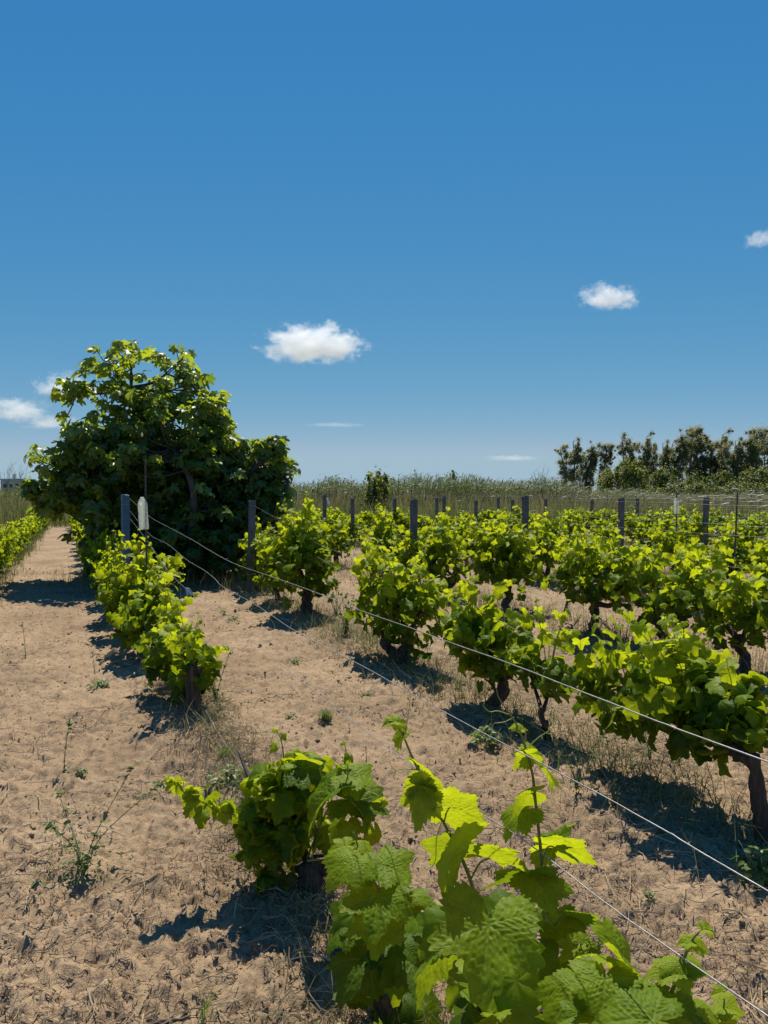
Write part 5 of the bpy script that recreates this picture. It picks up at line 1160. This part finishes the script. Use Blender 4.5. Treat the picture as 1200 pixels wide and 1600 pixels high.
M_WALL = pbr('pale_render', [(.3, (.40, .39, .35)), (.7, (.52, .50, .46))], scale=.8, rough=.9, bump=.1)
M_DARK = pbr('dark_opening', [(.3, (.03, .035, .04)), (.7, (.05, .055, .06))], rough=.3, bump=0)
def building():
    Y = 150; c = P(29, 800, Y)*np.array([1, 1, 0]); e = empty('farm_building', c, 'low flat-roofed pale building far off at the left edge', 'building'); h = P(29, 748, Y)[2]
    m = MB(); m.box((0, 0, h/2-.15), (1.9, 3, h/2-.15)); m.obj('wall', M_WALL, e, False)
    m = MB(); m.box((0, 0, h-.17), (2.05, 3.15, .13)); m.obj('roof', M_WALL, e, False)
    m = MB(); m.box((-.75, .2, h+.38), (.22, .25, .42)); m.box((-.75, .2, h+.86), (.28, .3, .055)); m.obj('chimney', M_WALL, e, False)
    for x in (-1.1, .1, 1.2):
        m = MB(); m.box((x, -3.02, h*.6), (.28, .03, .4)); m.obj('window', M_DARK, e, False)
building()
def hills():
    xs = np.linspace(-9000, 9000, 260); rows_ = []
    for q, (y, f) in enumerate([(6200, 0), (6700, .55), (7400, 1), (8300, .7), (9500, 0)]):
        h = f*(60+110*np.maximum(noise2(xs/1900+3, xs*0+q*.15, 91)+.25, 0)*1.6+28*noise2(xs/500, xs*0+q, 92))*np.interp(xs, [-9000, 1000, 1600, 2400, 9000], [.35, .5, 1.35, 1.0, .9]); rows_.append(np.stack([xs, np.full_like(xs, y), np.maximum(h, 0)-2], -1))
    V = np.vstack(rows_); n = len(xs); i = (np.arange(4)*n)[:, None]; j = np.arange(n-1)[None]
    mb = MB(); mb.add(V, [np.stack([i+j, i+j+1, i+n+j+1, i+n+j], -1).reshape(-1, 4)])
    o = mb.obj('distant_hills', pbr('haze_tinted_scrub', [(.3, (.10, .15, .19)), (.7, (.16, .21, .25))], scale=.002, rough=1, bump=0)); tag(o, kind='structure')  # scrub tone with the blue of distant air haze painted into it
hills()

# ---------------------------------------------------------------- clouds: scattering vapour
def cloud_mat(dens, seed, soft):
    m, t = newmat('cloud_vapour'); L = t.links.new
    tc = nd(t, 'ShaderNodeTexCoord')
    ln = nd(t, 'ShaderNodeVectorMath'); ln.operation = 'LENGTH'
    nz = nd(t, 'ShaderNodeTexNoise', Scale=2.4, Detail=8.0, Roughness=.68); mp = nd(t, 'ShaderNodeMapping'); mp.inputs['Location'].default_value = (seed*3.1, seed*1.7, seed); mp.inputs['Scale'].default_value = (1.5, 1, .9)
    L(tc.outputs['Object'], mp.inputs[0]); L(mp.outputs[0], nz.inputs['Vector']); L(tc.outputs['Object'], ln.inputs[0])
    # flat-ish base, billowing top
    a = nd(t, 'ShaderNodeMath'); a.operation = 'MULTIPLY'; a.inputs[1].default_value = 3.6; L(nz.outputs[0], a.inputs[0])
    b = nd(t, 'ShaderNodeMath'); b.operation = 'SUBTRACT'; L(a.outputs[0], b.inputs[0])
    c2 = nd(t, 'ShaderNodeMath'); c2.operation = 'MULTIPLY'; c2.inputs[1].default_value = 1.35; L(ln.outputs['Value'], c2.inputs[0]); L(c2.outputs[0], b.inputs[1])
    sz = nd(t, 'ShaderNodeSeparateXYZ'); L(tc.outputs['Object'], sz.inputs[0])
    fl = nd(t, 'ShaderNodeMapRange'); fl.inputs[1].default_value = -.62; fl.inputs[2].default_value = -.35; L(sz.outputs[2], fl.inputs[0])
    d = nd(t, 'ShaderNodeMath'); d.operation = 'SUBTRACT'; L(b.outputs[0], d.inputs[0]); d.inputs[1].default_value = .85
    e = nd(t, 'ShaderNodeMath'); e.operation = 'MULTIPLY'; e.use_clamp = True; e.inputs[1].default_value = soft; L(d.outputs[0], e.inputs[0])
    g = nd(t, 'ShaderNodeMath'); g.operation = 'MULTIPLY'; L(e.outputs[0], g.inputs[0]); L(fl.outputs[0], g.inputs[1]); f = nd(t, 'ShaderNodeMath'); f.operation = 'MULTIPLY'; f.inputs[1].default_value = dens; L(g.outputs[0], f.inputs[0])
    p = nd(t, 'ShaderNodeVolumePrincipled'); p.inputs['Color'].default_value = (1, 1, 1, 1); p.inputs['Anisotropy'].default_value = .1
    L(f.outputs[0], p.inputs['Density']); o = nd(t, 'ShaderNodeOutputMaterial'); L(p.outputs[0], o.inputs['Volume']); return m
def cloud(cx, cy, wpx, hpx, lab, dens=.05, soft=3.0, seed=1, tilt=0):
    Y = 2000; c = P(cx, cy, Y); m = Y/1200
    bm_ = MB(); nu, nv_ = 28, 14; u = np.linspace(0, 2*math.pi, nu, endpoint=False); v = np.linspace(.0, math.pi, nv_+1)[1:-1]
    V = np.vstack([np.stack([np.cos(u)*math.sin(a), np.sin(u)*math.sin(a), np.full(nu, math.cos(a))], -1) for a in v]+[np.array([[0, 0, 1], [0, 0, -1]])])
    V = V*(1+.05*noise2(V[:, 0]*2, V[:, 1]*2+V[:, 2], seed)[:, None]); i = (np.arange(nv_-2)*nu)[:, None]; j = np.arange(nu)[None]; j2 = (j+1) % nu; n0 = (nv_-1)*nu
    jj = np.arange(nu); bm_.add(V, [np.stack([i+j, i+nu+j, i+nu+j2, i+j2], -1).reshape(-1, 4), np.stack([np.full(nu, n0), jj, (jj+1) % nu], -1), np.stack([np.full(nu, n0+1), (nv_-2)*nu+(jj+1) % nu, (nv_-2)*nu+jj], -1)])
    o = bm_.obj('cloud', cloud_mat(dens*.7, seed, soft*.75)); o.location = c; o.scale = (wpx*m*.5, wpx*m*.32, hpx*m*.5); o.rotation_euler = (0, tilt, 0)
    tag(o, lab, 'cloud', 'small clouds in the blue sky')
cloud(489, 541, 206, 84, 'largest white cloud, low in the sky right of the fig tree', .035, 3.2, 3)
cloud(951, 466, 116, 54, 'small white cloud above the eucalyptus windbreak', .035, 2.6, 5, .05)
cloud(1190, 374, 76, 38, 'cloud cut by the right edge, highest in the sky', .025, 2.2, 8, -.1)
cloud(24, 643, 124, 56, 'soft cloud by the left edge beside the fig tree crown', .028, 2.0, 11)
cloud(106, 607, 130, 58, 'soft cloud behind the upper left of the fig tree', .026, 2.0, 14)
cloud(80, 661, 130, 36, 'faint flat cloud just under the two soft ones on the left', .018, 1.6, 17)
cloud(800, 716, 120, 13, 'thin pale streak of cloud low over the reeds', .016, 1.5, 21)
cloud(525, 664, 130, 9, 'faintest thread of cloud under the largest cloud', .012, 1.4, 24)
